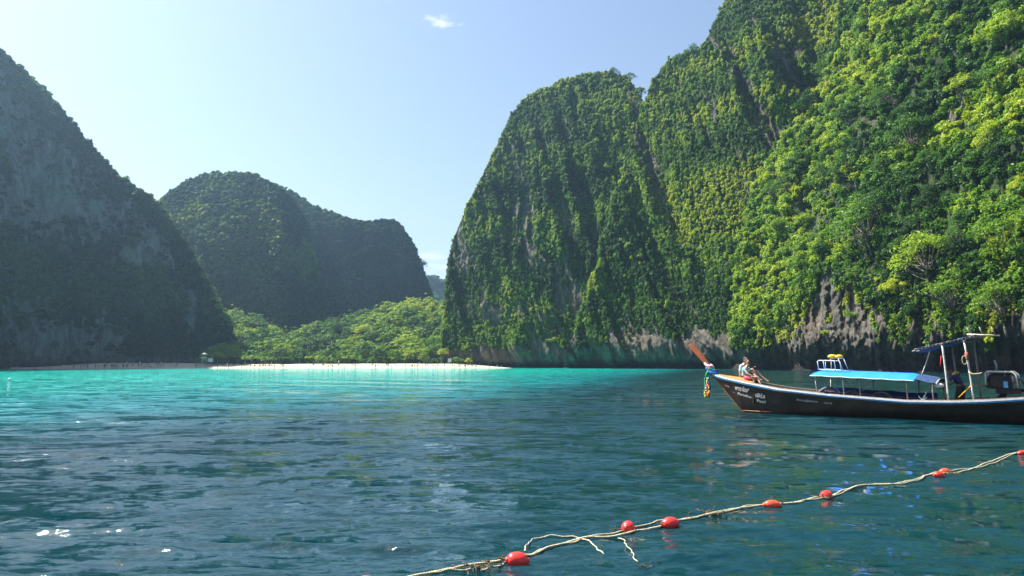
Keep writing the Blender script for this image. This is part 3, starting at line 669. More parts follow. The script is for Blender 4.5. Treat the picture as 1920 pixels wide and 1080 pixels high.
# ---- crest trees that stand out against the sky
for M_, x, y, s_, kd, lab in ((MA, 1150, 146, .62, 'airy', 'gnarled tree with open crown on the summit of the tall cliff'), (MA, 1122, 148, .5, 'airy', 'smaller open tree left of the summit tree on the tall cliff'),
        (MA, 1183, 152, .55, 'airy', 'open tree leaning right of the summit tree on the tall cliff'), (MA, 1203, 182, .62, 'round', 'lone round dark tree in the notch between the two cliffs'),
        (MN, 791, 505, .95, 'airy', 'small dark tree sticking out of the steep right end of the back ridge'), (MB, 1300, 104, .6, 'airy', 'thin tree on the shoulder of the fluted cliff against the sky'),
        (MB, 1272, 118, .5, 'airy', 'low ragged tree at the left end of the fluted cliff shoulder')):
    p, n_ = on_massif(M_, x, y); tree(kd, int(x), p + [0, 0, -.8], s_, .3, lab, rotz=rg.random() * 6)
# ---- trees of the wooded cliff on the right: spaced by their own crowns
pl = []
cand, cn, ci_, cj_ = MC.sample(9000, np.random.default_rng(31), 8, w=(MC.P[..., 2] > C_edge(MC.ppx) + 3).astype(float) * (MC.ppx < 2050))
cpx, cpy = world2pix(cand)
special = [(1640, 462, 1.75, 'airy', .42, (0, 0), 'large greyish tree with pale bare branches above the boat canopy'),
           (1755, 520, 1.5, 'airy', .88, (0, 0), 'yellow green tree leaning out over the rock above the awning'),
           (1700, 560, 1.15, 'hill', .96, (0, 0), 'brightest lime green tree low over the bare rock'),
           (1790, 580, 1.2, 'airy', .7, (0, 0), 'olive tree right of the lime green one at the rock edge'),
           (1880, 500, 1.6, 'airy', .6, (0, 0), 'tall olive tree hanging over the cliff foot near the picture edge'),
           (1895, 590, 1.1, 'airy', .62, (0, 0), 'small olive tree below the tall one at the right edge'),
           (1810, 175, 1.0, 'hill', .95, (0, 0), 'vivid yellow crowned tree high on the wooded cliff'),
           (1880, 175, 1.15, 'airy', .35, (0, 0), 'grey green tree right of the vivid yellow crown'),
           (1440, 520, 1.05, 'hill', .8, (0, 0), 'fresh green round tree at the left edge of the wooded cliff'),
           (1660, 400, 1.0, 'airy', .4, (0, 0), 'dark green tree just above the branching grey tree')]
for x, y, s_, kd, tn, tl, lab in special:
    p, n_ = on_massif(MC, x, y); pl.append((x, y, 58)); h = n_.copy(); h[2] = 0
    tree(kd, int(x), p + h * 1.0 + [0, 0, -2.5], s_, tn, lab, tilt=(.18, -.12), rotz=rg.random() * 6)
cnt = 0
for q in range(len(cand)):
    x, y = cpx[q], cpy[q]
    if not (-60 < y < 640): continue
    s_ = float(np.clip(rg.lognormal(-.22, .28), .5, 1.35)); rad = 27 * s_ * (180 / np.hypot(*cand[q][:2]))
    if any((x - a) ** 2 + (y - b) ** 2 < ((rad + c) * .74) ** 2 for a, b, c in pl): continue
    pl.append((x, y, rad)); cnt += 1
    if cnt > 125: break
    tn = float(np.clip(.22 + .55 * sstep(.3, .7, fbm(x / 70, y / 70, 88, 2)) + rg.normal(0, .16), .08, .95))
    ci = 0 if tn < .34 else (1 if tn < .62 else 2)
    zone = 'at the lit left edge' if x < 1500 + max(0, 200 - y) * .55 else ('high on' if y < 170 else ('halfway up' if y < 380 else 'low on'))
    kd = 'hill' if rg.random() < .72 else 'airy'
    word = ('dark green', 'mid green', 'yellow green')[ci]; sz = 'large' if s_ > .85 else 'small'
    lab = '%s %s %s tree %s%s the wooded cliff' % (sz, word, 'leafy' if kd == 'hill' else 'open crowned', zone, ' of' if zone.startswith('at') else '')
    h = cn[q].copy(); h[2] = 0
    tree(kd, cnt, cand[q] + h * .6 + [0, 0, -2.0 * s_], s_, tn, lab, lab.replace(' tree ', ' trees '), rotz=rg.random() * 6.28, tilt=(rg.normal(.08, .08), rg.normal(-.05, .08)), zs=rg.uniform(.85, 1.15))
# ---- low bushes
def bush(loc, sx, sz, tint, label, seed, leaf=.3, cat='bush', group=None):
    rg2 = np.random.default_rng(seed); n = 9
    c = rg2.uniform(-1, 1, (n, 3)) * [sx * .36, .5, sz * .22] + [0, 0, sz * .45]
    V, F = leaves(c, np.full(n, sz * .42), 60, leaf, rg2, flat=.8)
    me = npmesh('bush', V, F, smooth=False); me.materials.append(M_tree); o = link('bush', me, loc=loc); o.color = (tint,) * 3 + (1,)
    st = vf2mesh('stem', [tube([(0, 0, -.8), (a * .3, 0, sz * .4)], [.08, .03], 5) for a in (-sx * .3, 0, sx * .3)]); link('stem', st, M_bark, parent=o)
    return setp(o, label, cat, group)
def at_range(px, py, R):
    az, e = pix2ae(px, py); return np.array([R * math.sin(az), R * math.cos(az), CAMZ + R * float(e)])
for px, py, wd, ht, tn, lab in ((472, 676, 9, 2.6, .75, 'bright green mound shaped bush at the back of the beach'), (497, 678, 6, 2.2, .68, 'smaller bush right of the mound shaped bush on the beach'),
        (585, 674, 9, 1.7, .8, 'left part of the long low lime hedge behind the sand'), (608, 674, 8, 1.6, .86, 'right part of the long low lime hedge behind the sand'),
        (655, 674, 7, 2.0, .7, 'leafy bush below the slope near the middle of the beach'), (858, 679, 6, 2.2, .6, 'round green bush by the foot of the tall cliff'),
        (387, 680, 3.5, 2.0, .85, 'yellow green shrub below the lifeguard tower'), (830, 668, 5, 3.5, .85, 'tall yellow green shrub touching the tall cliff'), (786, 668, 8, 3.8, .82, 'large yellow green shrub at the right end of the grove'),
        (877, 681, 3.5, 2.2, .98, 'dry straw coloured bush on the sand by the tall cliff')):
    bush(at_range(px, py, 308 if px < 850 else 300) , wd, ht, tn, lab, int(px))
for px, py, wd, ht, tn, lab in ((1552, 620, 1.5, 1.6, .93, 'lime green fern tuft hanging on the rock behind the roof rack'), (1605, 585, 6, 2.2, .75, 'wide leafy shrub on the bare rock below the grey tree'),
        (1645, 600, 1.6, 1.0, .8, 'tiny tuft on the bare rock above the blue canopy'), (1738, 612, 2.2, 1.2, .9, 'small bright tuft low on the rock left of the awning'), (1403, 662, 3.0, 1.7, .8, 'green bush hanging low on the cliff behind the seated couple'),
        (1040, 632, 4.5, 2.6, .75, 'bright bush low on the tall cliff face'), (990, 655, 5, 2.0, .55, 'dull bush near the water line of the tall cliff')):
    M_ = MC if px > 1420 else (MB if px > 1200 else MA); p, n_ = on_massif(M_, px, py + 6); h = n_.copy(); h[2] = 0
    bush(p + h * .5 + [0, 0, -ht * .4], wd, ht, tn, lab, int(px), leaf=.26)
# ================================================================== PEOPLE
def skin_vf(pts, edges, radii, sub=1):
    me = bpy.data.meshes.new('sk'); me.from_pydata([tuple(p) for p in pts], edges, []); me.update()
    o = bpy.data.objects.new('sk', me); COL.objects.link(o)
    md = o.modifiers.new('s', 'SKIN'); md.use_smooth_shade = True
    sv = me.skin_vertices[0].data
    for i, r in enumerate(radii):
        rr = r if isinstance(r, tuple) else (r, r); sv[i].radius = rr
        sv[i].use_root = (i == 0)
    if sub: m2 = o.modifiers.new('u', 'SUBSURF'); m2.levels = sub; m2.render_levels = sub
    dg = bpy.context.evaluated_depsgraph_get(); dg.update()
    ev = o.evaluated_get(dg).to_mesh()
    V = np.array([v.co[:] for v in ev.vertices]); F = [list(p.vertices) for p in ev.polygons]
    o.evaluated_get(dg).to_mesh_clear(); bpy.data.objects.remove(o); bpy.data.meshes.remove(me)
    return V, F
def joinvf(name, parts, mats, smooth=True):
    vs = []; fs = []; mi = []; k = 0; P = []
    for item in parts:
        V, F = item[0], item[1]; m = item[2] if len(item) > 2 else 0
        vs += [tuple(map(float, v)) for v in V]
        for f in F:
            g = []
            for q in f:
                q = int(q) + k
                if q not in g: g.append(q)
            if len(g) > 2: fs.append(g); mi.append(m)
        k += len(V)
    me = bpy.data.meshes.new(name); me.from_pydata(vs, [], fs); me.update()
    me.polygons.foreach_set('material_index', mi)
    if smooth: me.polygons.foreach_set('use_smooth', [True] * len(fs))
    for m in mats: me.materials.append(m)
    return me
def ellip(c, r, n=10, m=7, rot=None):
    th = np.linspace(0, 2 * math.pi, n, endpoint=False); ph = np.linspace(.05, math.pi - .05, m)
    P = np.array([[math.sin(b) * math.cos(a), math.sin(b) * math.sin(a), math.cos(b)] for b in ph for a in th]) * np.array(r)
    if rot is not None: P = P @ np.array(rot).T
    F = gridfaces(m, n, wrap=True)[:, ::-1].tolist() + [list(range(n))[::1]] + [list(range((m - 1) * n, m * n))[::-1]]
    return P + np.array(c), F
M_skin = simple('skin_tan', (.42, .24, .16), .5, .12, 6); M_skind = simple('skin_brown', (.20, .105, .065), .5, .12, 6)
M_hair = simple('hair_dark', (.02, .014, .01), .6, .3, 30)
def cloth(name, c): return simple(name, c, .85, .14, 14, bump=.2)
def objcol(name, rough=.85):
    m, N, L, b = newmat(name); oi = N.new('ShaderNodeObjectInfo'); L.new(oi.outputs['Color'], b.inputs['Base Color']); b.inputs['Roughness'].default_value = rough; return m
M_top = objcol('beachwear_top')
M_short = cloth('shorts_navy', (.03, .035, .06)); M_short2 = cloth('shorts_pale', (.45, .42, .36))

def beach_person_mesh(i):
    st = [(.12, .1), (.05, .25), (.08, -.2), (.15, 0), (.1, .12)][i]
    sx, fy = st
    pts = [(0, 0, .93), (0, 0, 1.15), (0, 0, 1.38), (0, 0, 1.48), (0, .0, 1.60), (0, .01, 1.68),
           (.1, 0, .88), (sx, fy * .5, .5), (sx, fy, .07), (sx, fy + .12, .03), (-.1, 0, .88), (-sx, -fy * .3, .5), (-sx, -fy, .07), (-sx, -fy + .12, .03),
           (.19, 0, 1.39), (.25, -.04, 1.12), ((.22, .18, 1.0) if i != 3 else (.42, .1, 1.3)), (-.19, 0, 1.39), (-.26, .03, 1.12), ((-.24, .1, .88) if i != 1 else (-.2, .22, 1.35))]
    ed = [(0, 1), (1, 2), (2, 3), (3, 4), (4, 5), (0, 6), (6, 7), (7, 8), (8, 9), (0, 10), (10, 11), (11, 12), (12, 13), (2, 14), (14, 15), (15, 16), (2, 17), (17, 18), (18, 19)]
    ra = [.13, .12, .14, .05, .095, .08, .09, .06, .035, .03, .09, .06, .035, .03, .06, .04, .03, .06, .04, .03]
    V, F = skin_vf(pts, ed, ra, 1)
    me = joinvf('beach_person_%d' % i, [(V, F)], [M_skin, M_top, M_short if i % 2 else M_short2, M_hair])
    for p in me.polygons:
        z = p.center.z; x = abs(p.center.x); m = 0
        if z > 1.62 or (z > 1.53 and p.center.y < -.02): m = 3
        elif 1.0 < z < 1.44 and x < .24: m = 1
        elif .62 < z <= 1.0 and x < .2: m = 2
        p.material_index = m
    return me
BP = [beach_person_mesh(i) for i in range(5)]
xs = [x / 4 for x in (480, 608, 628, 658, 684, 775, 785, 800, 840, 862, 875, 880, 905, 930, 950, 965, 995, 1050, 1064, 1090, 1105, 1120, 1135, 1190, 1205, 1228, 1255, 1303, 1315, 1328)]
xs += [360 + x / 6 for x in (42, 52, 85, 235, 325, 365, 380, 400, 412, 440, 508, 530, 560, 590, 662, 705, 750, 765, 800, 825, 895, 928, 1000, 1035, 1060, 1187, 1215, 1300, 1318, 1365, 1475, 1535, 1563, 1580, 1640, 1652, 1695, 1715, 1810, 1828, 1842)]
xs += [660 + x / 6 for x in (42, 178, 222, 235, 265, 285, 402, 413, 445, 488, 605, 705, 740, 760, 795, 828, 848, 870, 912, 940, 965, 1005, 1040, 1088, 1130, 1157, 1205, 1215, 1270, 1278, 1305, 1330, 1350, 1402, 1440, 1545, 1635, 1680)]
rb = np.random.default_rng(44)
xs += list(rb.uniform(196, 300, 20)) + list(rb.uniform(120, 335, 8)) + list(rb.uniform(345, 900, 18))
COLS = [('dark', (.02, .02, .03)), ('dark', (.03, .04, .08)), ('dark', (.05, .02, .02)), ('white', (.75, .75, .75)), ('red', (.5, .06, .05)), ('blue', (.06, .2, .5)), ('dark', (.02, .05, .04)), ('pale', (.5, .4, .3))]
beachR0, beachR1 = BEACH['r'](np.array(xs))
for k, x in enumerate(xs):
    back = rb.random() < .18
    q = rb.uniform(.42, .7) if back else rb.uniform(.16, .36)
    R = beachR0[k] + (beachR1[k] - beachR0[k]) * q
    az, _ = pix2ae(x, 681.); X, Y = R * math.sin(az), R * math.cos(az)
    z = float(beach_z(np.array(x), np.array(q), np.array(X), np.array(Y)))
    cn_, c = COLS[3 if x > 925 else rb.integers(0, len(COLS))]
    o = link('person', BP[k % 5], loc=(X, Y, z + (-.02))); o.rotation_euler.z = rb.random() * 6.28; o.color = (*c, 1); s_ = rb.uniform(.86, 1.04); o.scale = (s_, s_, s_)
    zone = 'in the shade under the left cliff' if x < 335 else ('on the sunny sand in front of the grove' if x < 820 else 'on the sand beside the tall cliff')
    lab = 'tiny bather in %s top standing %s' % (cn_, zone)
    setp(o, lab, 'person', 'bathers in %s tops %s' % (cn_, zone))

def arr(*a): return np.array(a, float)
def hand_vf(wrist, direc, palmn, size=.95):
    """palm, four unequal bent fingers and a thumb leaving its side"""
    d = arr(*direc); d /= np.linalg.norm(d); n = arr(*palmn); n -= d * n.dot(d); n /= np.linalg.norm(n); s = np.cross(d, n); w = arr(*wrist)
    out = []
    V, F = skin_vf([w, w + d * .05 * size, w + d * .085 * size], [(0, 1), (1, 2)], [(.024, .017), (.036, .015), (.034, .013)], 1); out.append((V, F))
    for k, L in zip((-1.5, -.5, .5, 1.5), (.062, .075, .08, .068)):
        b = w + d * .075 * size + s * k * .017
        V, F = skin_vf([b, b + d * L * .5 - n * .004, b + d * L * .85 - n * .022], [(0, 1), (1, 2)], [.0085, .008, .006], 1); out.append((V, F))
    b = w + d * .02 + s * .03
    V, F = skin_vf([b, b + d * .03 + s * .022, b + d * .055 + s * .028 - n * .012], [(0, 1), (1, 2)], [.011, .0095, .007], 1); out.append((V, F))
    return out
def head_vf(c, fwd, up=(0, 0, 1), mskin=0):
    """skull, jaw, nose, eyes, ears; about 0.23 m from chin to crown"""
    f = arr(*fwd); f /= np.linalg.norm(f); u = arr(*up); u -= f * u.dot(f); u /= np.linalg.norm(u); r = np.cross(f, u); R = np.stack([r, f, u], 1); c = arr(*c)
    o = [ellip(c + u * .02, (.076, .096, .105), 14, 10, R), ellip(c + f * .03 - u * .055, (.055, .06, .06), 12, 8, R), ellip(c + f * .098 - u * .012, (.012, .018, .022), 8, 6, R)]
    for sg in (-1, 1): o.append(ellip(c + r * sg * .077 - u * .005, (.01, .018, .03), 8, 6, R))
    o = [(a, b, mskin) for a, b in o]
    return o, (c, f, u, r, R)
def build_person(label, parent_mat, J, skin, shirt, shorts, hairlen, headfwd, sunglasses=False, sleeves=.5, longs=False, capmat=None, handdirs=None):
    """J: joint positions in world space"""
    g = lambda k: arr(*J[k])
    order = ['pelvis', 'waist', 'chest', 'neck', 'headb', 'hipL', 'kneeL', 'ankL', 'toeL', 'hipR', 'kneeR', 'ankR', 'toeR', 'shL', 'elL', 'wrL', 'shR', 'elR', 'wrR']
    pts = [g(k) for k in order]; ix = {k: i for i, k in enumerate(order)}
    ed = [('pelvis', 'waist'), ('waist', 'chest'), ('chest', 'neck'), ('neck', 'headb'), ('pelvis', 'hipL'), ('hipL', 'kneeL'), ('kneeL', 'ankL'), ('ankL', 'toeL'), ('pelvis', 'hipR'), ('hipR', 'kneeR'), ('kneeR', 'ankR'), ('ankR', 'toeR'),
          ('chest', 'shL'), ('shL', 'elL'), ('elL', 'wrL'), ('chest', 'shR'), ('shR', 'elR'), ('elR', 'wrR')]
    rad = dict(pelvis=(.13, .10), waist=(.12, .09), chest=(.135, .10), neck=.05, headb=.05, hip=.085, knee=.055, ank=.036, toe=.028, sh=.055, el=.038, wr=.026)
    R_ = [rad.get(k, rad.get(k[:-1])) for k in order]
    V, F = skin_vf(pts, [(ix[a], ix[b]) for a, b in ed], R_, 2)
    parts = [(V, F, 0)]
    hv, (c, f, u, r, Rm) = head_vf(J['head'], headfwd)
    parts += hv
    for sd_, k in (('L', 'wrL'), ('R', 'wrR')):
        el = g('el' + sd_); wr = g(k); dd = (handdirs or {}).get(sd_, wr - el)
        for V, F in hand_vf(wr, dd, (0, 0, 1)): parts.append((V, F, 0))
    # mouth line
    parts.append((*ellip(c + f * .088 - u * .05, (.02, .006, .005), 8, 5, Rm), 1))
    body = link('person', joinvf('person_body', parts, [skin, M_lip])); setp(body, label, 'person')
    # clothes: shells a little wider than the limbs they cover
    sc = 1.14
    mid = lambda a, b, t: g(a) * (1 - t) + g(b) * t
    tp = [g('pelvis') + (g('waist') - g('pelvis')) * .15, g('waist'), g('chest'), mid('chest', 'neck', .55), g('shL'), mid('shL', 'elL', sleeves), g('shR'), mid('shR', 'elR', sleeves)]
    tr_ = [(.155, .125), (.145, .115), (.16, .125), .075, .075, .062, .075, .062]
    V, F = skin_vf(tp, [(0, 1), (1, 2), (2, 3), (2, 4), (4, 5), (2, 6), (6, 7)], tr_, 2); link('shirt', joinvf('shirt', [(V, F)], [shirt]), parent=body)
    e = .92 if longs else .55
    sp = [g('pelvis'), mid('pelvis', 'waist', .4), g('hipL'), mid('hipL', 'kneeL', e if not longs else 1), g('hipR'), mid('hipR', 'kneeR', e if not longs else 1)]
    se = [(0, 1), (0, 2), (2, 3), (0, 4), (4, 5)]; sr = [(.155, .12), (.15, .118), .105, .085, .105, .085]
    if longs: sp += [mid('kneeL', 'ankL', .85), mid('kneeR', 'ankR', .85)]; se += [(3, 6), (5, 7)]; sr += [.06, .06]; sr[3] = sr[5] = .075
    V, F = skin_vf(sp, se, sr, 2); link('trousers' if longs else 'shorts', joinvf('shorts', [(V, F)], [shorts]), parent=body)
    hp = [(*ellip(c + u * .045 - f * .018, (.086, .098, .098), 14, 9, Rm), 0)]
    if hairlen: hp.append((*ellip(c - f * .06 - u * hairlen * .45, (.07, .045, hairlen), 10, 8, Rm), 0))
    link('hair', joinvf('hair', hp, [M_hair]), parent=body)
    if sunglasses:
        gp = [(*ellip(c + f * .092 + r * sg * .034 + u * .008, (.029, .012, .021), 10, 6, Rm), 0) for sg in (-1, 1)] + [(*tube([c + f * .1 - r * .02 + u * .012, c + f * .1 + r * .02 + u * .012], .005, 5), 0)]
        for sg in (-1, 1): gp.append((*tube([c + f * .09 + r * sg * .06 + u * .012, c - f * .01 + r * sg * .083 + u * .012], .004, 5), 0))
        link('sunglasses', joinvf('sunglasses', gp, [M_blackgloss]), parent=body)
    else:
        for sg in (-1, 1): link('eye', joinvf('eye', [(*ellip(c + f * .086 + r * sg * .031 + u * .01, (.013, .009, .009), 8, 6, Rm), 0)], [M_eye]), parent=body)
    if capmat: link('headscarf', joinvf('headscarf', [(*ellip(c + u * .05 - f * .01, (.095, .108, .1), 14, 9, Rm), 0)], [capmat]), parent=body)
    return body
M_lip = simple('lip', (.3, .1, .08), .5); M_blackgloss = simple('black_gloss', (.01, .01, .012), .12, .1); M_eye = simple('eye_dark', (.03, .02, .015), .2)
# ================================================================== THE LONGTAIL BOAT
U = arr(.76269225, -.64676157, 0); Np = arr(-.64676157, -.76269225, 0); O = arr(9.166, 29.984, 0)
def B(s, t, z): return O + U * s + Np * t + arr(0, 0, z)          # s from the bow aft, t to the side seen, z up
boat = empty('longtail_boat', tuple(O)); setp(boat, 'dark wooden longtail boat with blue canopy and ribbons on its bow', 'boat')
def bpart(name, me, mat, parent=None, label=None):
    me.transform(Matrix.Translation(-Vector(O))) if parent is None or parent is boat or True else None
    o = link(name, me, mat, parent=parent or boat)
    if label: o['label'] = label
    return o
sS = [-1.22, -1.0, -.5, .4, 1.75, 3.7, 6.15, 7.5, 8.44, 9.4, 11.0, 11.6]
def gz(s): return np.interp(s, sS, [1.46, 1.40, 1.29, 1.13, .92, .76, .63, .655, .715, .81, 1.0, 1.08])
def hb(s): return np.interp(s, sS, [.02, .10, .26, .47, .70, .86, .92, .90, .85, .77, .52, .40])
def kz(s): return np.interp(s, [-1.22, 0, .8, 2, 9, 11.6], [1.40, -.02, -.28, -.34, -.3, -.02])
def hull_t(s, z):
    q = np.clip((z - kz(s)) / (gz(s) - kz(s)), 0, 1); return hb(s) * q ** .52
ss = np.concatenate([np.linspace(-1.22, .8, 30), np.linspace(.95, 11.6, 60)]); qq = np.linspace(0, 1, 15)
M_hull = simple('hull_dark_varnish', (.030, .020, .015), .38, .5, 3.0, bump=.25)
M_hullin = simple('hull_inside', (.06, .035, .025), .7, .4, 3)
M_blue = simple('rail_blue', (.05, .27, .52), .4, .25, 9); M_white = simple('paint_white', (.62, .66, .68), .45, .2, 12); M_cream = simple('board_cream', (.55, .47, .36), .6, .2, 7)
M_orange = simple('deck_orange_wood', (.46, .17, .045), .5, .3, 6, bump=.3); M_red = simple('prow_red_wood', (.30, .085, .028), .5, .35, 5, bump=.3)
M_tarp = simple('tarp_blue', (.010, .19, .80), .55, .08, 4, bump=.15); M_tarpd = simple('tarp_dark', (.02, .05, .13), .8, .4, 8, bump=.4)
M_navy = simple('curtain_navy', (.012, .035, .16), .8, .25, 8, bump=.4); M_steel = simple('pole_pale', (.48, .46, .42), .45, .3, 14); M_pole = simple('pole_weathered', (.26, .2, .16), .7, .4, 12)
M_iron = simple('iron_black', (.025, .024, .024), .5, .5, 14, metal=.3); M_grey = simple('engine_grey', (.2, .21, .22), .4, .4, 12, metal=.4); M_rubber = simple('rubber_grey', (.09, .09, .085), .7, .5, 10)
M_yel = simple('plastic_yellow', (.75, .40, .02), .4, .12, 9); M_rope = simple('rope_tan', (.42, .34, .20), .9, .35, 60, bump=.5)
def hull_mesh(off=0, flip=False):
    P = []
    for s in ss:
        g, k, b = gz(s), kz(s), hb(s)
        row = []
        for sg in (1, -1):
            r_ = [(s, sg * max(b * q ** .52 - off, 0), k + (g - k) * q + (off if q < .3 else 0)) for q in (qq if sg < 0 else qq[::-1])]
            row += r_
        P.append([B(*p) for p in row])
    P = np.array(P); F = gridfaces(*P.shape[:2])
    return P.reshape(-1, 3), (F if not flip else F[:, ::-1])
hull = bpart('hull', joinvf('hull', [hull_mesh()], [M_hull]), None)
bpart('hull_lining', joinvf('lining', [hull_mesh(.035, True)], [M_hullin]), None)
# transom
tr = np.array([B(11.6, sg * hb(11.6) * q ** .52, kz(11.6) + (gz(11.6) - kz(11.6)) * q) for sg, qs in ((1, qq[::-1]), (-1, qq)) for q in qs])
bpart('transom', joinvf('transom', [(tr, [list(range(len(tr)))])], [M_hull], smooth=False), None)
def sweep(sd, dz0, dz1, out0, out1, mat, name, s0=-1.2, s1=11.6, label=None):
    """a plank strip running along the hull side"""
    sl_ = np.linspace(s0, s1, 90); rows = []
    for s in sl_:
        g = gz(s); b = hb(s)
        rows.append([B(s, sd * (b + out0), g + dz0), B(s, sd * (b + out1), g + dz0), B(s, sd * (b + out1), g + dz1), B(s, sd * (b + out0), g + dz1)])
    P = np.array(rows); return bpart(name, joinvf(name, [(P.reshape(-1, 3), gridfaces(len(sl_), 4, wrap=True))], [mat], smooth=False), None, label=label)
for sd_ in (1, -1):
    sweep(sd_, -.075, -.028, -.02, .035, M_blue, 'rub_rail'); sweep(sd_, -.024, .022, -.04, .05, M_white, 'gunwale'); sweep(sd_, .024, .05, -.10, .0, M_pole, 'gunwale_cap')
    sweep(sd_, -.125, -.10, -.03, .012, M_hullin, 'wale')
# far side cream coaming and inner board
def strip(pts_lo, pts_hi, thick, name, mat, label=None):
    lo = np.array([B(*p) for p in pts_lo]); hi = np.array([B(*p) for p in pts_hi]); n = len(lo); off = Np * thick
    P = np.stack([lo, hi, hi + off, lo + off], 1); return bpart(name, joinvf(name, [(P.reshape(-1, 3), gridfaces(n, 4, wrap=True).tolist() + [[0, 1, 2, 3], [4 * n - 1, 4 * n - 2, 4 * n - 3, 4 * n - 4]])], [mat], smooth=False), None, label=label)
s_ = np.linspace(.9, 3.3, 9); strip([(s, -hb(s) + .04, gz(s) - .14) for s in s_], [(s, -hb(s) + .03, gz(s) + .035) for s in s_], .03, 'side_board', M_cream, 'cream inner side board')
s_ = np.linspace(2.9, 6.75, 24); strip([(s, -hb(s) + .06, gz(s) - .3) for s in s_], [(s, -hb(s) + .05 + .012 * math.sin(s * 9), gz(s) + .24 - .03 * abs(math.sin(s * 2.4))) for s in s_], .02, 'side_curtain', M_navy)
# deck: planks of the fore deck, floor boards, thwarts
def dk(f, s): return .03 + .30 * hb(s) * (1 - f * f) * (1 if s < .3 else .8)
for k in range(7):
    f0, f1 = -1 + k * 2 / 7 + .008, -1 + (k + 1) * 2 / 7 - .008; V = []; sl_ = np.linspace(-1.05, .62, 12)
    V = np.array([[B(s, f0 * (hb(s) - .03), gz(s) + dk(f0, s)), B(s, f1 * (hb(s) - .03), gz(s) + dk(f1, s)), B(s, f1 * (hb(s) - .03), gz(s) + dk(f1, s) - .03), B(s, f0 * (hb(s) - .03), gz(s) + dk(f0, s) - .03)] for s in sl_])
    bpart('deck_plank', joinvf('deck_plank', [(V.reshape(-1, 3), gridfaces(12, 4, wrap=True).tolist() + [[0, 1, 2, 3], [47, 46, 45, 44]])], [M_orange], smooth=False), None)
def box(s0, s1, t0, t1, z0, z1, b=.0):
    V = np.array([B(s, t, z) for s in (s0, s1) for t in (t0, t1) for z in (z0, z1)]); F = [[0, 1, 3, 2], [4, 6, 7, 5], [0, 4, 5, 1], [2, 3, 7, 6], [0, 2, 6, 4], [1, 5, 7, 3]]; return V, F
for k in range(6):
    bpart('floor_board', joinvf('floor_board', [box(2.2, 10.4, -.42 + k * .14, -.29 + k * .14, .22, .25)], [M_pole], smooth=False), None)
for s in (1.5, 2.6, 3.8, 4.9, 6.0, 6.7): bpart('thwart', joinvf('thwart', [box(s - .13, s + .13, -hb(s) * .72, hb(s) * .72, gz(s) - .33, gz(s) - .29)], [M_hullin], smooth=False), None)
bpart('bulkhead', joinvf('bulkhead', [box(.60, .63, -hb(.6) + .1, hb(.6) - .1, .35, gz(.6) - .06)], [M_hullin], smooth=False), None)
# stern deck that carries the engine
for k in range(5): bpart('stern_deck_plank', joinvf('sdp', [box(8.3 + k * .62, 8.3 + k * .62 + .6, -hb(8.9 + k * .62) + .1, hb(8.9 + k * .62) - .1, gz(8.3 + k * .62) - .05, gz(8.3 + k * .62) - .02)], [M_hullin], smooth=False), None)
# prow post: a tall flat tapering timber
pp = [( -1.16, 1.38, .085, .05), (-1.34, 1.72, .08, .048), (-1.62, 2.08, .10, .045), (-1.93, 2.42, .115, .04), (-2.17, 2.67, .105, .03), (-2.22, 2.70, .06, .02)]
V = []
for i, (s, z, wd, th) in enumerate(pp):
    a = arr(*(np.array(pp[min(i + 1, 5)][:2]) - np.array(pp[max(i - 1, 0)][:2]))); a /= np.linalg.norm(a); nx, nz = a[1], -a[0]
    for x_, y_ in ((-1, -1), (1, -1), (1, 1), (-1, 1)): V.append(B(s + nx * x_ * wd, y_ * th, z + nz * x_ * wd))
prow = bpart('prow_post', joinvf('prow_post', [(np.array(V), gridfaces(6, 4, wrap=True).tolist() + [[0, 1, 2, 3], [23, 22, 21, 20]])], [M_red], smooth=False), None)
stem = [B(s, 0, kz(s) + .01) for s in np.linspace(-1.22, 1.0, 14)]
bpart('stem_band', joinvf('stem_band', [tube(stem, .028, 6)], [M_orange]), None)
sl_ = np.linspace(.05, 1.3, 12); bpart('waterline_stripe', joinvf('ws', [tube([B(s, float(hull_t(s, .04)) + .004, .04) for s in sl_], .012, 5)], [M_orange]), None)

# garland of ribbons and flowers tied round the prow: a thing hung on the boat
gar = empty('bow_garland', tuple(B(-1.3, 0, 1.75))); setp(gar, 'colourful ribbons and flower garlands tied round the bow of the longtail boat', 'garland')
def gpart(name, vf, mat):
    me = joinvf(name, vf if isinstance(vf, list) else [vf], [mat]); me.transform(Matrix.Translation(-Vector(gar.location))); return link(name, me, parent=gar)
RC = {'green': (.03, .38, .16), 'blue': (.03, .12, .48), 'white': (.75, .72, .7), 'pink': (.75, .12, .25), 'yellow': (.8, .6, .05), 'orange': (.8, .22, .03), 'teal': (.05, .4, .45), 'red': (.6, .03, .04), 'lime': (.45, .7, .05)}
RM = {k: cloth('ribbon_' + k, v) for k, v in RC.items()}
for i, (cn_, z) in enumerate((('white', 1.82), ('pink', 1.77), ('green', 1.70), ('blue', 1.63), ('teal', 1.57), ('blue', 1.52))):
    th = np.linspace(0, 2 * math.pi, 19); cs_ = -1.15 - (z - 1.38) * .5
    pth = [B(cs_ + .17 * math.cos(a) * (1.25 if cn_ == 'blue' else 1), .12 * math.sin(a), z - .05 * math.cos(a) + .02 * math.sin(3 * a)) for a in th]
    gpart('ribbon_wrap', tube(pth, .042, 6), RM[cn_])
rg = np.random.default_rng(2)
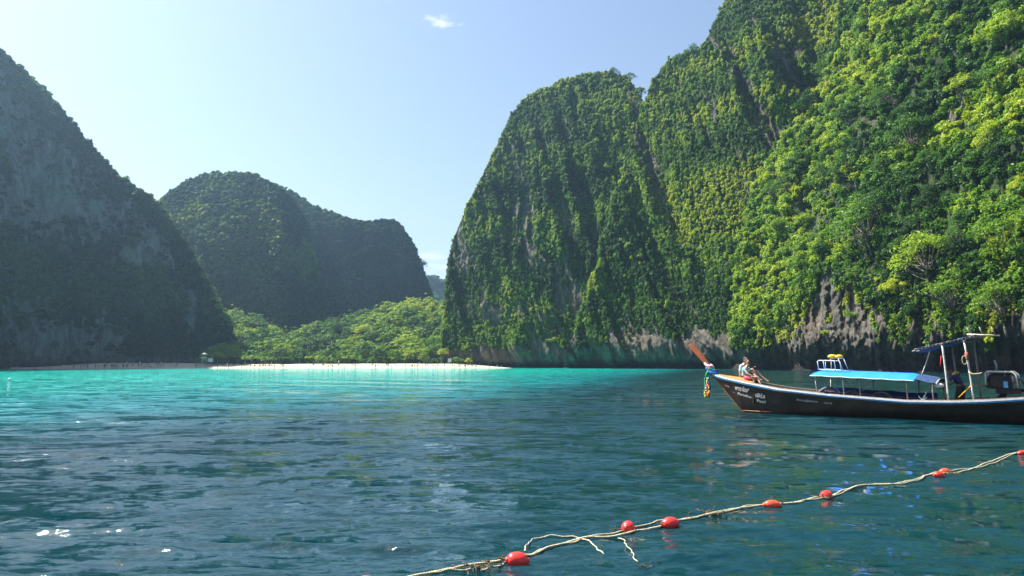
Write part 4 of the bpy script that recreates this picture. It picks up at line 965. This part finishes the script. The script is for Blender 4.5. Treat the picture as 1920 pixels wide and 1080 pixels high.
for i, (cn_, s0, z0, s1, z1, wd) in enumerate((('green', -1.37, 1.62, -1.49, 1.30, .05), ('teal', -1.40, 1.5, -1.37, 1.05, .04), ('pink', -1.46, 1.25, -1.50, .92, .04), ('yellow', -1.42, 1.15, -1.35, .85, .035), ('blue', -1.37, 1.1, -1.34, .72, .055), ('red', -1.46, 1.0, -1.42, .72, .04), ('orange', -1.36, .78, -1.37, .53, .075), ('lime', -1.52, .85, -1.56, .48, .055), ('white', -1.45, .70, -1.44, .58, .05), ('green', -1.52, 1.3, -1.53, .8, .03), ('yellow', -1.5, .75, -1.55, .5, .03), ('orange', -1.42, .66, -1.40, .50, .05))):
    n = 9; tq = np.linspace(0, 1, n); pth = [B(s0 + (s1 - s0) * q + .02 * math.sin(q * 7 + i), .1 - .12 * rg.random() * 0 - i % 3 * .05 + .02 * math.sin(q * 5 + i), z0 + (z1 - z0) * q) for q in tq]
    gpart('ribbon_tail', tube(pth, wd * (.55 + .35 * np.sin(tq * 3)), 6), RM[cn_])
for i in range(16):
    a = rg.random(); p = B(-1.28 - .22 * a + rg.normal(0, .03), .14, 1.8 - 1.15 * a); gpart('flower', ellip(p, (.03, .03, .03), 8, 5), RM[['white', 'pink', 'yellow', 'orange'][i % 4]])

# canopy: a sagging sheet over a bent pole frame
def canopy_pt(s, t, dz=0):
    zc = np.interp(s, [3.0, 3.25, 6.25, 6.45], [1.58, 1.66, 1.56, 1.50]); ze = np.interp(s, [3.0, 6.4], [1.475, 1.335])
    q = abs(t) / .98; return B(s, t, zc + (ze - zc) * q ** 2.2 - .012 * abs(math.sin(s * 4.6)) * (.3 + q) + dz)
sl_ = np.linspace(3.02, 6.42, 36); tl_ = np.linspace(-.98, .98, 15)
Pt = np.array([[canopy_pt(s + (0 if abs(t) < 2 else 0), t) for t in tl_] for s in sl_]); Pb = Pt - [0, 0, .012]
Fc = gridfaces(36, 15); bpart('canopy', joinvf('canopy', [(Pt.reshape(-1, 3), Fc), (Pb.reshape(-1, 3), Fc[:, ::-1])], [M_tarp]), None)
for sd_ in (-.985, .985): bpart('canopy_hem', joinvf('hem', [tube([canopy_pt(s, sd_, -.01) for s in sl_], .016, 6)], [M_white]), None)
sl2 = np.linspace(6.43, 7.08, 8); Pr = np.array([[B(s, t, np.interp(s, [6.43, 7.08], [1.52, 1.40]) - .16 * (abs(t) / .95) ** 2 * 1 + .015 * math.sin(t * 13 + s * 9)) for t in np.linspace(-.95, .95, 12)] for s in sl2])
bpart('canopy_end', joinvf('canopy_end', [(Pr.reshape(-1, 3), gridfaces(8, 12)), ((Pr - [0, 0, .012]).reshape(-1, 3), gridfaces(8, 12)[:, ::-1])], [M_tarpd]), None, label="dark worn rear end of the canopy")
bpart('canopy_end_rail', joinvf('cer', [tube([B(7.08, t, 1.395 - .16 * (abs(t) / .95) ** 2) for t in np.linspace(-.97, .97, 10)], .022, 6)], [M_steel]), None)
for s in (3.18, 4.13, 4.68, 6.18, 6.95):
    for sd_ in (1, -1):
        zt = np.interp(s, [3.0, 6.4, 7.08], [1.46, 1.33, 1.25])
        bpart('canopy_post', joinvf('cp', [tube([B(s, sd_ * (hb(s) - .05), gz(s) - .05), B(s - .01, sd_ * .9, zt)], .019 if s < 5 else .023, 7)], [M_steel if s < 4.5 else M_pole]), None)
for s in (3.2, 4.6, 6.2): bpart('canopy_hoop', joinvf('ch', [tube([canopy_pt(s, t, -.03) for t in np.linspace(-.93, .93, 12)], .014, 6)], [M_pole]), None)
for a, b_ in (((4.15, .88, 1.38), (4.62, .86, 1.0)), ((5.3, .9, 1.33), (4.75, .86, .95)), ((6.9, .85, 1.25), (6.7, .86, .85))): bpart('brace', joinvf('brace', [tube([B(*a), B(*b_)], .010, 5)], [M_pole]), None)
# roof rack with the yellow float
for t in (.55, -.1):
    bpart('roof_rack', joinvf('rack', [tube([B(3.2, t, 1.66), B(3.17, t, 1.97), B(3.22, t, 2.0), B(3.72, t, 1.985), B(3.77, t, 1.95), B(3.79, t, 1.62)], .017, 7), tube([B(3.18, t, 1.68), B(4.25, t, 1.63)], .014, 6), tube([B(3.45, t, 1.66), B(3.45, t, 1.98)], .009, 5), tube([B(4.05, t, 1.64), B(3.9, t, 2.06)], .01, 5)], [M_white]), None)
bpart('rack_crossbar', joinvf('rc', [tube([B(3.2, t, 1.99), B(3.2, -.1, 1.99)], .014, 6) for t in (.55,)] + [tube([B(3.74, .55, 1.98), B(3.74, -.1, 1.98)], .014, 6), tube([B(3.9, .55, 2.07), B(3.9, -.1, 2.07)], .01, 5), tube([B(3.55, .55, 1.99), B(3.55, -.1, 2.09)], .01, 5)], [M_white]), None)
fl = joinvf('float_y', [ellip(B(3.56, .1, 2.14), (.17, .13, .085), 12, 8), ellip(B(3.80, .1, 2.135), (.15, .13, .08), 12, 8)], [M_yel]); yo = link('life_float', fl); setp(yo, 'yellow two lobed float lying on the white roof rack of the boat', 'float')
# awning over the helmsman: laths on two tilted rails
R0p, R1p = (6.38, 2.31), (8.25, 2.76)
def aw(q, t, dz=0): return B(R0p[0] + (R1p[0] - R0p[0]) * q, t, R0p[1] + (R1p[1] - R0p[1]) * q + dz + .03 * math.sin(q * 3.1))
for t in (-.62, 0, .62): bpart('awning_rail', joinvf('awr', [tube([aw(q, t) for q in np.linspace(-.02, 1.02, 9)], .026, 7)], [M_pole]), None)
for k in range(17):
    q = .02 + k * .058; zz = random.uniform(-.008, .012)
    V = np.array([B(R0p[0] + (R1p[0] - R0p[0]) * (q + dx), t, R0p[1] + (R1p[1] - R0p[1]) * (q + dx) + .05 + zz + dz) for dx in (0, .046) for t in (-.72, .72) for dz in (0, .016)]); F = [[0, 1, 3, 2], [4, 6, 7, 5], [0, 4, 5, 1], [2, 3, 7, 6], [0, 2, 6, 4], [1, 5, 7, 3]]
    bpart('awning_lath', joinvf('lath', [(V, F)], [M_lathc if False else (M_steel if k % 3 == 0 else simple('lath_blue', (.08, .14, .26), .6, .4, 9) if k == 1 else bpy.data.materials.get('lath_blue') or M_steel)], smooth=False), None)
V = np.array([[aw(q, t, -.035 - .035 * abs(math.sin(q * 9)) * (1 - abs(t))) for t in np.linspace(-.6, .6, 6)] for q in np.linspace(.03, .95, 18)]); bpart('awning_cloth', joinvf('awc', [(V.reshape(-1, 3), gridfaces(18, 6)), ((V - [0, 0, .01]).reshape(-1, 3), gridfaces(18, 6)[:, ::-1])], [cloth('awning_blue', (.05, .12, .26))]), None)
bpart('stowed_pole', joinvf('sp', [tube([B(7.95, .45, 2.84), B(8.85, .35, 2.78)], .03, 6)], [M_cream]), None)
for k, s in enumerate((8.0, 8.35, 8.68)): bpart('stowed_stick', joinvf('ssk', [tube([B(s + .05, .4, 2.80), B(s - .05, .4, 3.08)], .014, 5)], [M_pole]), None)
for (a, b_, r_, m_) in (((7.26, .70, 2.54), (7.37, .80, .68), .032, M_steel), ((7.9, .70, 2.62), (8.08, .80, .72), .029, M_steel), ((7.3, -.65, 2.54), (7.4, -.8, .68), .03, M_pole), ((7.95, -.65, 2.62), (8.05, -.8, .72), .03, M_pole), ((6.85, .5, 2.32), (6.56, .5, 1.5), .018, M_steel)):
    bpart('awning_pole', joinvf('ap', [tube(bez(B(*a), (B(*a) + B(*b_)) / 2 + U * .03, B(*b_), 7), r_, 8)], [m_]), None)
bpart('awning_crosspiece', joinvf('acx', [tube([B(7.26, -.72, 2.53), B(7.26, .76, 2.53)], .035, 7), tube([B(7.9, -.72, 2.61), B(7.9, .76, 2.61)], .03, 7)], [M_pole]), None)
bpart('pole_wrap', joinvf('pw', [tube([B(7.945, .73, 2.25), B(7.965, .745, 2.0)], .05, 8)], [cloth('wrap_red', (.30, .09, .07))]), None)
th = np.linspace(0, 6.28, 14)
rc_ = link('rope_coil', joinvf('coil', [tube([B(7.9 + .07 * math.cos(a), .82, 2.0 + .14 * math.sin(a)) for a in th], .014, 5), tube([B(7.98, .8, 1.62), B(8.1, .82, 1.55), B(8.3, .85, 1.57), B(8.36, .85, 1.6)], .02, 5)], [M_rope])); setp(rc_, 'tan rope coil tied to the rear awning pole of the boat', 'rope')
rg_ = link('red_strap', joinvf('strap', [tube([B(7.22, .74, 2.15), B(7.2, .76, 1.9), B(7.17, .76, 1.78)], .012, 5)], [RM['red']])); setp(rg_, 'thin red strap dangling from the front awning pole', 'strap')
yb = link('tiller_bar', joinvf('ybar', [tube([B(7.62, .5, .78), B(8.02, .55, 1.2)], .02, 6)], [M_yel])); setp(yb, 'yellow bar leaning against the rear awning pole beside the boatman', 'bar')
# engine on its pivot with tiller pole and tail
eng = empty('engine', tuple(B(8.8, 0, .9))); eng.parent = boat; eng.location = Vector(B(8.8, 0, .9)) - Vector(O)
def epart(name, parts, mats, smooth=False):
    me = joinvf(name, parts, mats, smooth); me.transform(Matrix.Translation(-Vector(B(8.8, 0, .9)))); return link(name, me, parent=eng)
epart('engine_block', [box(8.42, 9.1, -.25, .25, 1.08, 1.48), box(8.62, 9.3, -.2, .2, .92, 1.1), box(8.5, 8.95, .25, .31, 1.15, 1.38)], [M_iron])
epart('cylinder_head', [box(8.5, 8.85, -.16, .16, 1.48, 1.57), box(8.9, 9.05, -.1, .1, 1.48, 1.6)], [M_iron])
epart('radiator_frame', [tube([B(8.38, .3, 1.2), B(8.38, .3, 1.58), B(8.42, .3, 1.63), B(9.1, .3, 1.62), B(9.2, .3, 1.54), B(9.24, .3, 1.15)], .03, 7), tube([B(8.38, -.3, 1.2), B(8.38, -.3, 1.58), B(8.42, -.3, 1.63), B(9.1, -.3, 1.62), B(9.2, -.3, 1.54), B(9.24, -.3, 1.15)], .03, 7), tube([B(8.42, -.3, 1.63), B(8.42, .3, 1.63)], .025, 6), tube([B(9.1, -.3, 1.62), B(9.1, .3, 1.62)], .025, 6)], [M_steel], True)
epart('engine_cover', [box(8.44, 9.08, -.28, .28, 1.635, 1.655)], [M_grey])
epart('air_filter', [(*tube([B(9.12, .16, 1.28), B(9.12, .16, 1.52)], .1, 12),)], [M_grey], True)
epart('fuel_can', [box(8.86, 8.98, .26, .36, 1.12, 1.32)], [simple('can_blue', (.1, .3, .5), .4)])
epart('exhaust_pipe', [tube([B(8.68, .1, 1.55), B(8.66, .1, 1.86), B(8.62, .1, 2.0)], .035, 8)], [M_grey], True)
epart('flywheel', [tube([B(8.36, -.02, 1.27), B(8.42, -.02, 1.27)], .19, 18)], [M_grey], True)
epart('pivot', [tube([B(8.75, 0, .66), B(8.85, 0, .98)], .06, 8), tube([B(8.6, .2, .72), B(8.8, .1, .96)], .03, 6), tube([B(8.6, -.2, .72), B(8.8, -.1, .96)], .03, 6)], [M_iron], True)
epart('tiller_pole', [tube([B(8.5, .1, 1.14), B(8.0, .25, 1.19), B(7.75, .28, 1.22)], [.03, .026, .022], 7)], [M_pole], True)
epart('propeller_shaft', [tube([B(9.25, 0, 1.05), B(10.6, 0, .85), B(13.4, 0, .05)], [.045, .035, .025], 8)], [M_iron], True)
epart('hoses', [tube(bez(B(9.1, .2, 1.4), B(9.35, .35, 1.5), B(9.45, .2, 1.1), 8), .025, 6), tube(bez(B(8.5, .26, 1.5), B(8.3, .4, 1.3), B(8.6, .3, 1.1), 8), .016, 6)], [M_iron], True)
# tyres and bench backs under the canopy
for k, (s, r_) in enumerate(((3.45, .36), (4.25, .30), (5.25, .34))):
    th = np.linspace(0, 2 * math.pi, 25); pth = [B(s + r_ * math.cos(a), .42 - .1 * math.sin(a), gz(s) - .14 + r_ * math.sin(a)) for a in th]
    o = link('tyre', joinvf('tyre', [tube(pth, .055, 8, cap=False)], [M_rubber])); setp(o, ('foremost', 'middle', 'rearmost')[k] + ' of three grey tyres standing inside the boat under the canopy', 'tyre', 'tyres standing in the boat')
anc = link('anchor', joinvf('anchor', [tube([B(6.75, .8, .95), B(6.62, .84, .7)], .02, 6), tube([B(6.5, .84, .82), B(6.62, .84, .66), B(6.76, .84, .78)], [.01, .03, .01], 6)], [M_white])); setp(anc, 'pale anchor hung on the gunwale below the rear end of the canopy', 'anchor')
bag = link('white_bag', joinvf('bag', [ellip(B(7.12, .75, 1.17), (.17, .08, .07), 10, 7), ellip(B(7.0, .75, 1.2), (.1, .06, .04), 10, 6)], [cloth('bag_white', (.6, .58, .56))])); setp(bag, 'small white cloth bundle tied to the front awning pole', 'bundle')
# painted names on the side
def lettering(txt, s0, z0, size, slope, name='lettering', mat=None, shear=.15, widthfit=None):
    cu = bpy.data.curves.new('t', 'FONT'); cu.body = txt; cu.size = size; cu.shear = shear; cu.offset = size * .012
    o = bpy.data.objects.new('t', cu); COL.objects.link(o); dg = bpy.context.evaluated_depsgraph_get(); dg.update()
    ev = o.evaluated_get(dg).to_mesh(); V = np.array([v.co[:] for v in ev.vertices]); F = [list(p.vertices) for p in ev.polygons]; o.evaluated_get(dg).to_mesh_clear(); bpy.data.objects.remove(o)
    if not len(V): return
    if widthfit: V[:, 0] *= widthfit / (V[:, 0].max() - V[:, 0].min())
    W = [B(s0 + x, float(hull_t(s0 + x, z0 + y + slope * x)) + .012, z0 + y + slope * x) for x, y, _ in V]
    W2 = [w + Np * .004 for w in W]; n = len(W)
    return bpart(name, joinvf(name, [(W2, F)], [mat or M_letter], smooth=False), None, 'white painted lettering ' + txt if False else None)
M_letter = simple('letter_paint', (.62, .62, .6), .6, .15, 30)
M_letterf = simple('letter_faded', (.30, .20, .17), .7, .3, 30)
lettering('พาราไดซ์', -.16, .86, .23, -.17, widthfit=.64); lettering('Paradise', -.06, .67, .145, -.22, widthfit=.60)
lettering('เพิร์ล', .72, .60, .23, -.14, widthfit=.40); lettering('Pearl', .76, .41, .165, -.14, widthfit=.36)
lettering('จำนวนผู้โดยสาร', 2.38, .52, .10, -.07, widthfit=.78); lettering('10+2', 3.36, .45, .085, -.06, widthfit=.28)
lettering('พพ', -.62, .98, .13, -.3, mat=M_letterf, widthfit=.2); lettering('~', -.3, .72, .16, -.2, mat=M_letterf, widthfit=.13)

# ---- people aboard
def Jm(d): return {k: tuple(B(*v)) for k, v in d.items()}
def dirw(a, b_, c): v = U * a + Np * b_ + arr(0, 0, c); return tuple(v)
build_person('person in pale turquoise shirt and pink shorts seated on the bow wearing sunglasses', None, Jm(dict(
    pelvis=(.22, .12, 1.33), waist=(.235, .13, 1.47), chest=(.27, .15, 1.66), neck=(.33, .17, 1.80), headb=(.36, .18, 1.86), head=(.375, .19, 1.92),
    hipL=(.30, .21, 1.31), kneeL=(.64, .34, 1.35), ankL=(.68, .36, 1.0), toeL=(.79, .38, .95), hipR=(.31, .04, 1.31), kneeR=(.74, .16, 1.36), ankR=(.90, .30, 1.06), toeR=(1.02, .34, 1.02),
    shL=(.27, .33, 1.68), elL=(.44, .42, 1.48), wrL=(.62, .38, 1.40), shR=(.30, -.02, 1.68), elR=(.50, .06, 1.50), wrR=(.66, .20, 1.42))), M_skin, cloth('shirt_turquoise', (.27, .62, .58)), cloth('shorts_pink', (.72, .03, .11)), 0.05, dirw(.45, .85, -.12), sunglasses=True, sleeves=.45)
build_person('person in grey shirt seated on the far side of the bow, knee drawn up', None, Jm(dict(
    pelvis=(-.02, -.16, 1.40), waist=(-.03, -.17, 1.52), chest=(.02, -.18, 1.76), neck=(.08, -.18, 1.90), headb=(.11, -.17, 1.96), head=(.13, -.16, 2.02),
    hipL=(.06, -.08, 1.37), kneeL=(.42, -.12, 1.68), ankL=(.66, -.14, 1.27), toeL=(.80, -.14, 1.22), hipR=(.06, -.25, 1.37), kneeR=(.50, -.30, 1.60), ankR=(.86, -.32, 1.24), toeR=(1.0, -.32, 1.16),
    shL=(.0, .0, 1.78), elL=(-.04, .04, 1.52), wrL=(-.02, .05, 1.32), shR=(.05, -.36, 1.77), elR=(.22, -.36, 1.62), wrR=(.40, -.27, 1.72))), M_skin, cloth('shirt_grey', (.40, .40, .42)), cloth('shorts_dark_red', (.22, .02, .03)), .09, dirw(.9, .45, 0), sleeves=.95)
build_person('boatman in dark clothes with yellow shouldered shirt bending under the awning', None, Jm(dict(
    pelvis=(7.62, .05, 1.12), waist=(7.58, .07, 1.28), chest=(7.48, .12, 1.47), neck=(7.40, .15, 1.58), headb=(7.35, .17, 1.62), head=(7.32, .20, 1.66),
    hipL=(7.60, .14, 1.06), kneeL=(7.50, .2, .68), ankL=(7.58, .2, .30), toeL=(7.44, .24, .22), hipR=(7.66, -.05, 1.06), kneeR=(7.62, -.08, .68), ankR=(7.74, -.1, .30), toeR=(7.6, -.1, .22),
    shL=(7.42, .30, 1.47), elL=(7.30, .36, 1.24), wrL=(7.20, .34, 1.14), shR=(7.52, -.05, 1.50), elR=(7.40, -.08, 1.26), wrR=(7.24, .05, 1.14))), M_skind, cloth('shirt_navy', (.03, .025, .09)), cloth('trousers_dark', (.02, .02, .03)), 0, dirw(-.8, .3, -.5), sleeves=.7, longs=True, capmat=cloth('scarf_dark', (.03, .03, .035)))
sh = [B(7.46, .32, 1.52), B(7.50, .15, 1.60), B(7.56, .0, 1.58)]
o = link('neck_towel', joinvf('towel', [tube(sh, [.035, .05, .035], 7)], [cloth('towel_yellow', (.55, .38, .08))])); setp(o, 'yellowish towel over the shoulders of the boatman', 'towel')
# ================================================================== BEACH FURNITURE
def wb(c, x0, x1, y0, y1, z0, z1):
    V = np.array([c + arr(x, y, z) for x in (x0, x1) for y in (y0, y1) for z in (z0, z1)]); return V, [[0, 1, 3, 2], [4, 6, 7, 5], [0, 4, 5, 1], [2, 3, 7, 6], [0, 2, 6, 4], [1, 5, 7, 3]]
tw = empty('lifeguard_tower', tuple(at_range(382, 684, 304))); tw.location.z = 1.2; tw.scale = (.62, .62, .75); setp(tw, 'small white lifeguard tower on legs under the trees left of the grove', 'tower')
M_wp = simple('tower_white', (.5, .52, .52), .6, .15, 3); M_wr = simple('tower_roof', (.25, .26, .25), .7, .3, 2)  # tower white and roof grey toned down to put shade into the paint
Z0 = arr(0, 0, 0)
for x in (-1, 1):
    for y in (-1, 1): link('leg', joinvf('leg', [tube([(x * 1.2, y * 1.0, 0), (x * 1.0, y * .9, 3.0)], .08, 6)], [M_wp]), parent=tw); link('roof_post', joinvf('rp', [tube([(x * 1.0, y * .9, 3.1), (x * 1.0, y * .9, 5.4)], .06, 6)], [M_wp]), parent=tw)
link('platform', joinvf('pf', [wb(Z0, -1.3, 1.3, -1.2, 1.2, 3.0, 3.15)], [M_wp], smooth=False), parent=tw)
for y in (-1.15, 1.15): link('rail', joinvf('rl', [wb(Z0, -1.3, 1.3, y - .03, y + .03, 3.35, 4.05)], [M_wp], smooth=False), parent=tw)
link('roof', joinvf('rf', [([(-1.5, -1.4, 5.4), (1.5, -1.4, 5.4), (1.5, 1.4, 5.4), (-1.5, 1.4, 5.4), (0, 0, 6.2)], [[0, 1, 4], [1, 2, 4], [2, 3, 4], [3, 0, 4], [3, 2, 1, 0]])], [M_wr], smooth=False), parent=tw)
link('ladder', joinvf('ld', [tube([(x, -1.9, 0), (x, -1.2, 3.0)], .04, 5) for x in (-.25, .25)] + [tube([(-.25, -1.9 + .7 * k / 7, 3 * k / 7), (.25, -1.9 + .7 * k / 7, 3 * k / 7)], .03, 5) for k in range(1, 7)], [M_wp]), parent=tw)
for px, py, w_, lab in ((394.5, 679.5, .9, 'square white notice board on the sand right of the lifeguard tower'), (843, 676, .7, 'small pale notice board at the foot of the tall cliff')):
    p = at_range(px, py + 3, 303); p[2] = 1.6
    o = empty('notice_board', tuple(p)); setp(o, lab, 'sign'); link('post', joinvf('post', [tube([(0, 0, -.3), (0, 0, 1.6)], .05, 5)], [M_wp]), parent=o); link('board', joinvf('bd', [wb(Z0, -w_, w_, -.07, -.05, .8, 2.2)], [M_wp], smooth=False), parent=o)
# small white mooring buoy off the left cliff
p = at_range(18, 708, 98); bu = link('mooring_buoy', joinvf('buoy', [ellip((0, 0, .12), (.18, .18, .17), 14, 9), tube([(0, 0, .2), (0, 0, .36)], .03, 6)], [M_wp]), loc=(p[0], p[1], 0)); setp(bu, 'small white mooring buoy in the turquoise water at the far left', 'buoy')

# ================================================================== SWIMMING LINE WITH RED FLOATS
def wpt(px, py, dz=0.0):
    az, e = pix2ae(px, py); R = -CAMZ / float(e); return arr(R * math.sin(az), R * math.cos(az), dz)
def seaz(x, y):
    R = math.hypot(x, y); a = math.atan2(x, y); i = int(np.argmin(np.abs(SEA_R - R))); j = int(np.argmin(np.abs(SEA_A - a))); return float(SEA_Z[i, j])
def rope_path(pix, amp=.012, seed=0, n=20, lift=.012, sink=None):
    W = np.array([wpt(*p) for p in pix]); rg = np.random.default_rng(seed)
    t = np.arange(len(W)); tt = np.linspace(0, len(W) - 1, (len(W) - 1) * n + 1)
    # smooth through the points
    def cr(v):
        out = []
        for q in tt:
            i = min(int(q), len(W) - 2); u = q - i; p0, p1, p2, p3 = v[max(i - 1, 0)], v[i], v[i + 1], v[min(i + 2, len(W) - 1)]
            out.append(.5 * (2 * p1 + (p2 - p0) * u + (2 * p0 - 5 * p1 + 4 * p2 - p3) * u * u + (3 * p1 - p0 - 3 * p2 + p3) * u ** 3))
        return np.array(out)
    X, Y = cr(W[:, 0]), cr(W[:, 1]); m = len(tt)
    X = X + amp * np.sin(tt * 5.3 + seed) + amp * .6 * np.sin(tt * 13.1 + seed); Y = Y + amp * np.cos(tt * 4.1 + seed)
    Z = np.array([seaz(x, y) for x, y in zip(X, Y)]); k = 5; Zs = np.convolve(np.pad(Z, k, mode='edge'), np.ones(2 * k + 1) / (2 * k + 1), 'valid')
    Z = np.maximum(Zs, Z) + lift + .006 * np.sin(tt * 7 + seed)
    if sink: Z = Z - sink * sstep(.55, 1, np.linspace(0, 1, m))
    return np.stack([X, Y, Z], 1)
def twisted(path, r, pitch=.055):
    """two cords laid round each other"""
    d = np.r_[0, np.cumsum(np.linalg.norm(np.diff(path, axis=0), axis=1))]; L_ = d[-1]; n = int(L_ / .014); s = np.linspace(0, L_, n)
    c = np.stack([np.interp(s, d, path[:, i]) for i in range(3)], 1); t = np.gradient(c, axis=0); t /= np.linalg.norm(t, axis=1)[:, None]
    a = np.cross(t, [0, 0, 1.]); a /= np.linalg.norm(a, axis=1)[:, None]; b = np.cross(t, a); out = []
    for ph in (0, math.pi):
        th = s / pitch * 2 * math.pi + ph; out.append(tube(c + (np.cos(th)[:, None] * a + np.sin(th)[:, None] * b) * r * .55, r * .62, 5))
    return out
M_line = simple('line_tan', (.50, .45, .30), .85, .35, 30, bump=.4); M_weed = simple('weed_brown', (.10, .075, .035), .95, .5, 30)
def strand_obj(pts_, r, seed, **k):
    V = twisted(rope_path(pts_, seed=seed, **k), r); n = 0; vs = []; fs = []
    for a, f in V: vs.append(a); fs.append(f + n); n += len(a)
    me = joinvf('strand', [(np.vstack(vs), np.vstack(fs))], [M_line]); return me
line = empty('swimming_line', tuple(wpt(1340, 968))); setp(line, 'tan floating rope running across the foreground water through red floats', 'rope')
main = [(560, 1112), (700, 1094), (800, 1076), (900, 1056), (960, 1046), (1000, 1036), (1066, 1018), (1160, 1008), (1225, 996), (1262, 984), (1340, 968), (1400, 955), (1448, 946), (1500, 941), (1550, 932), (1600, 917), (1680, 903), (1750, 889), (1800, 884), (1850, 870), (1905, 852), (1990, 828), (2100, 800)]
sec = [(900, 1070), (930, 1062), (958, 1052), (985, 1040), (1030, 1026), (1090, 1015), (1170, 1000), (1240, 983), (1290, 977), (1345, 969), (1410, 951), (1470, 943), (1530, 938), (1580, 925), (1625, 911), (1700, 901), (1752, 887), (1800, 879), (1860, 872), (1915, 848), (1990, 831), (2100, 797)]
for pts_, r, sd_ in ((main, .0125, 1), (sec, .0095, 2)):
    me = strand_obj(pts_, r, sd_); me.transform(Matrix.Translation(-line.location)); link('strand', me, parent=line)
for pts_, r, sd_, sk in (([(986, 1030), (990, 1018), (1015, 1011), (1058, 1010), (1095, 1016), (1125, 1030), (1146, 1044), (1166, 1053)], .0075, 3, .05), ([(1162, 1012), (1172, 1022), (1185, 1038), (1200, 1052), (1222, 1064)], .006, 4, .05), ([(740, 1090), (790, 1078), (835, 1072), (880, 1068)], .007, 5, .0)):
    me = strand_obj(pts_, r, sd_, sink=sk or None); me.transform(Matrix.Translation(-line.location)); link('loose_end', me, parent=line)
rg = np.random.default_rng(9)
for (px, py, n, sp) in ((958, 1052, 22, .05), (905, 1066, 30, .06), (1166, 1000, 20, .045), (1333, 969, 34, .07), (1470, 944, 10, .03), (1240, 991, 10, .03), (1780, 889, 14, .06), (1546, 935, 9, .04), (1212, 1060, 10, .05)):
    c = wpt(px, py); c[2] = seaz(c[0], c[1]) + .02; ps = []
    for k in range(n):
        a = c + rg.normal(size=3) * [sp * 1.5, sp * .6, .008]; d = rg.normal(size=3) * [.04, .03, .015]; ps.append(tube(bez(a, a + d, a + d * 1.6 + rg.normal(size=3) * .012, 4), rg.uniform(.003, .008), 4))
    me = joinvf('tuft', ps, [M_weed]); me.transform(Matrix.Translation(-line.location)); link('weed_tuft', me, parent=line)
M_floatr = simple('float_red', (.72, .035, .028), .33, .18, 9, spec=.5)
M_floato = simple('float_orange_red', (.70, .075, .025), .38, .2, 9, spec=.5)
for k, (px, py, L_, Hh, yaw, tilt, m_, lab) in enumerate(((970, 1055, .205, .078, .25, .1, M_floatr, 'nearest whole red float, beside the loop of loose rope'), (1178, 1000, .165, .076, 1.1, .25, M_floatr, 'roundish red float with weed hanging on it, left of its neighbour'),
        (1256, 991, .20, .074, .3, -.1, M_floatr, 'oval red float just right of the weedy one'), (1448, 951, .215, .064, .1, .06, M_floato, 'long low orange red float in the middle of the line'), (1549, 932, .19, .074, .5, -.15, M_floatr, 'upright red float right of the long low one'),
        (1761, 892, .195, .064, .3, .1, M_floatr, 'front red float of the touching pair'), (1771, 885, .185, .060, .2, -.1, M_floato, 'rear red float of the touching pair'), (1916, 853, .18, .062, .4, 0, M_floatr, 'farthest red float at the right picture edge'),
        (684, 1106, .20, .078, .2, 0, M_floatr, 'red float barely showing at the bottom edge'))):
    p = wpt(px, py); z = seaz(p[0], p[1])
    n, mm = 20, 14; th = np.linspace(0, 2 * math.pi, n, endpoint=False); ph = np.linspace(.02, math.pi - .02, mm)
    V = np.array([[-math.cos(b) * L_ / 2 * 1.0, (math.sin(b) ** .72) * math.cos(a) * Hh, (math.sin(b) ** .72) * math.sin(a) * Hh] for b in ph for a in th]); F = gridfaces(mm, n, wrap=True).tolist()
    V = V * (1 + .018 * np.sin(V[:, :1] * 60 + k))
    o = empty('rope_float', (p[0], p[1], z + Hh * .42), (0, tilt, yaw)); setp(o, lab, 'float')
    link('shell', joinvf('shell', [(V, F), (*tube([(0, 0, Hh - .003), (0, 0, Hh + .0)], .001, 4),)], [m_]), parent=o)
    for sg in (-1, 1): link('collar', joinvf('collar', [tube([(sg * (L_ / 2 - .012), 0, 0), (sg * (L_ / 2 + .014), 0, 0)], [.03, .024], 10)], [m_]), parent=o)
# ---- the air of the bay
def make_haze():
    x0, x1, y0, y1, z0, z1 = -900, 900, -60, 1250, -4, 215
    bm = bmesh.new(); bmesh.ops.create_cube(bm, size=1)
    for v in bm.verts: v.co = Vector((x0 + (v.co.x + .5) * (x1 - x0), y0 + (v.co.y + .5) * (y1 - y0), z0 + (v.co.z + .5) * (z1 - z0)))
    me = bpy.data.meshes.new('haze'); bm.to_mesh(me); bm.free()
    m = bpy.data.materials.new('haze'); m.use_nodes = True; N = m.node_tree.nodes; L = m.node_tree.links; N.clear()
    o_ = N.new('ShaderNodeOutputMaterial'); v = N.new('ShaderNodeVolumePrincipled')
    v.inputs['Color'].default_value = (.45, .72, 1.0, 1); v.inputs['Density'].default_value = HAZE; v.inputs['Anisotropy'].default_value = .65
    L.new(v.outputs[0], o_.inputs['Volume'])
    o = link('haze', me, m); setp(o, 'pale blue haze filling the bay', 'haze', kind='stuff')
HAZE = .00026
make_haze()
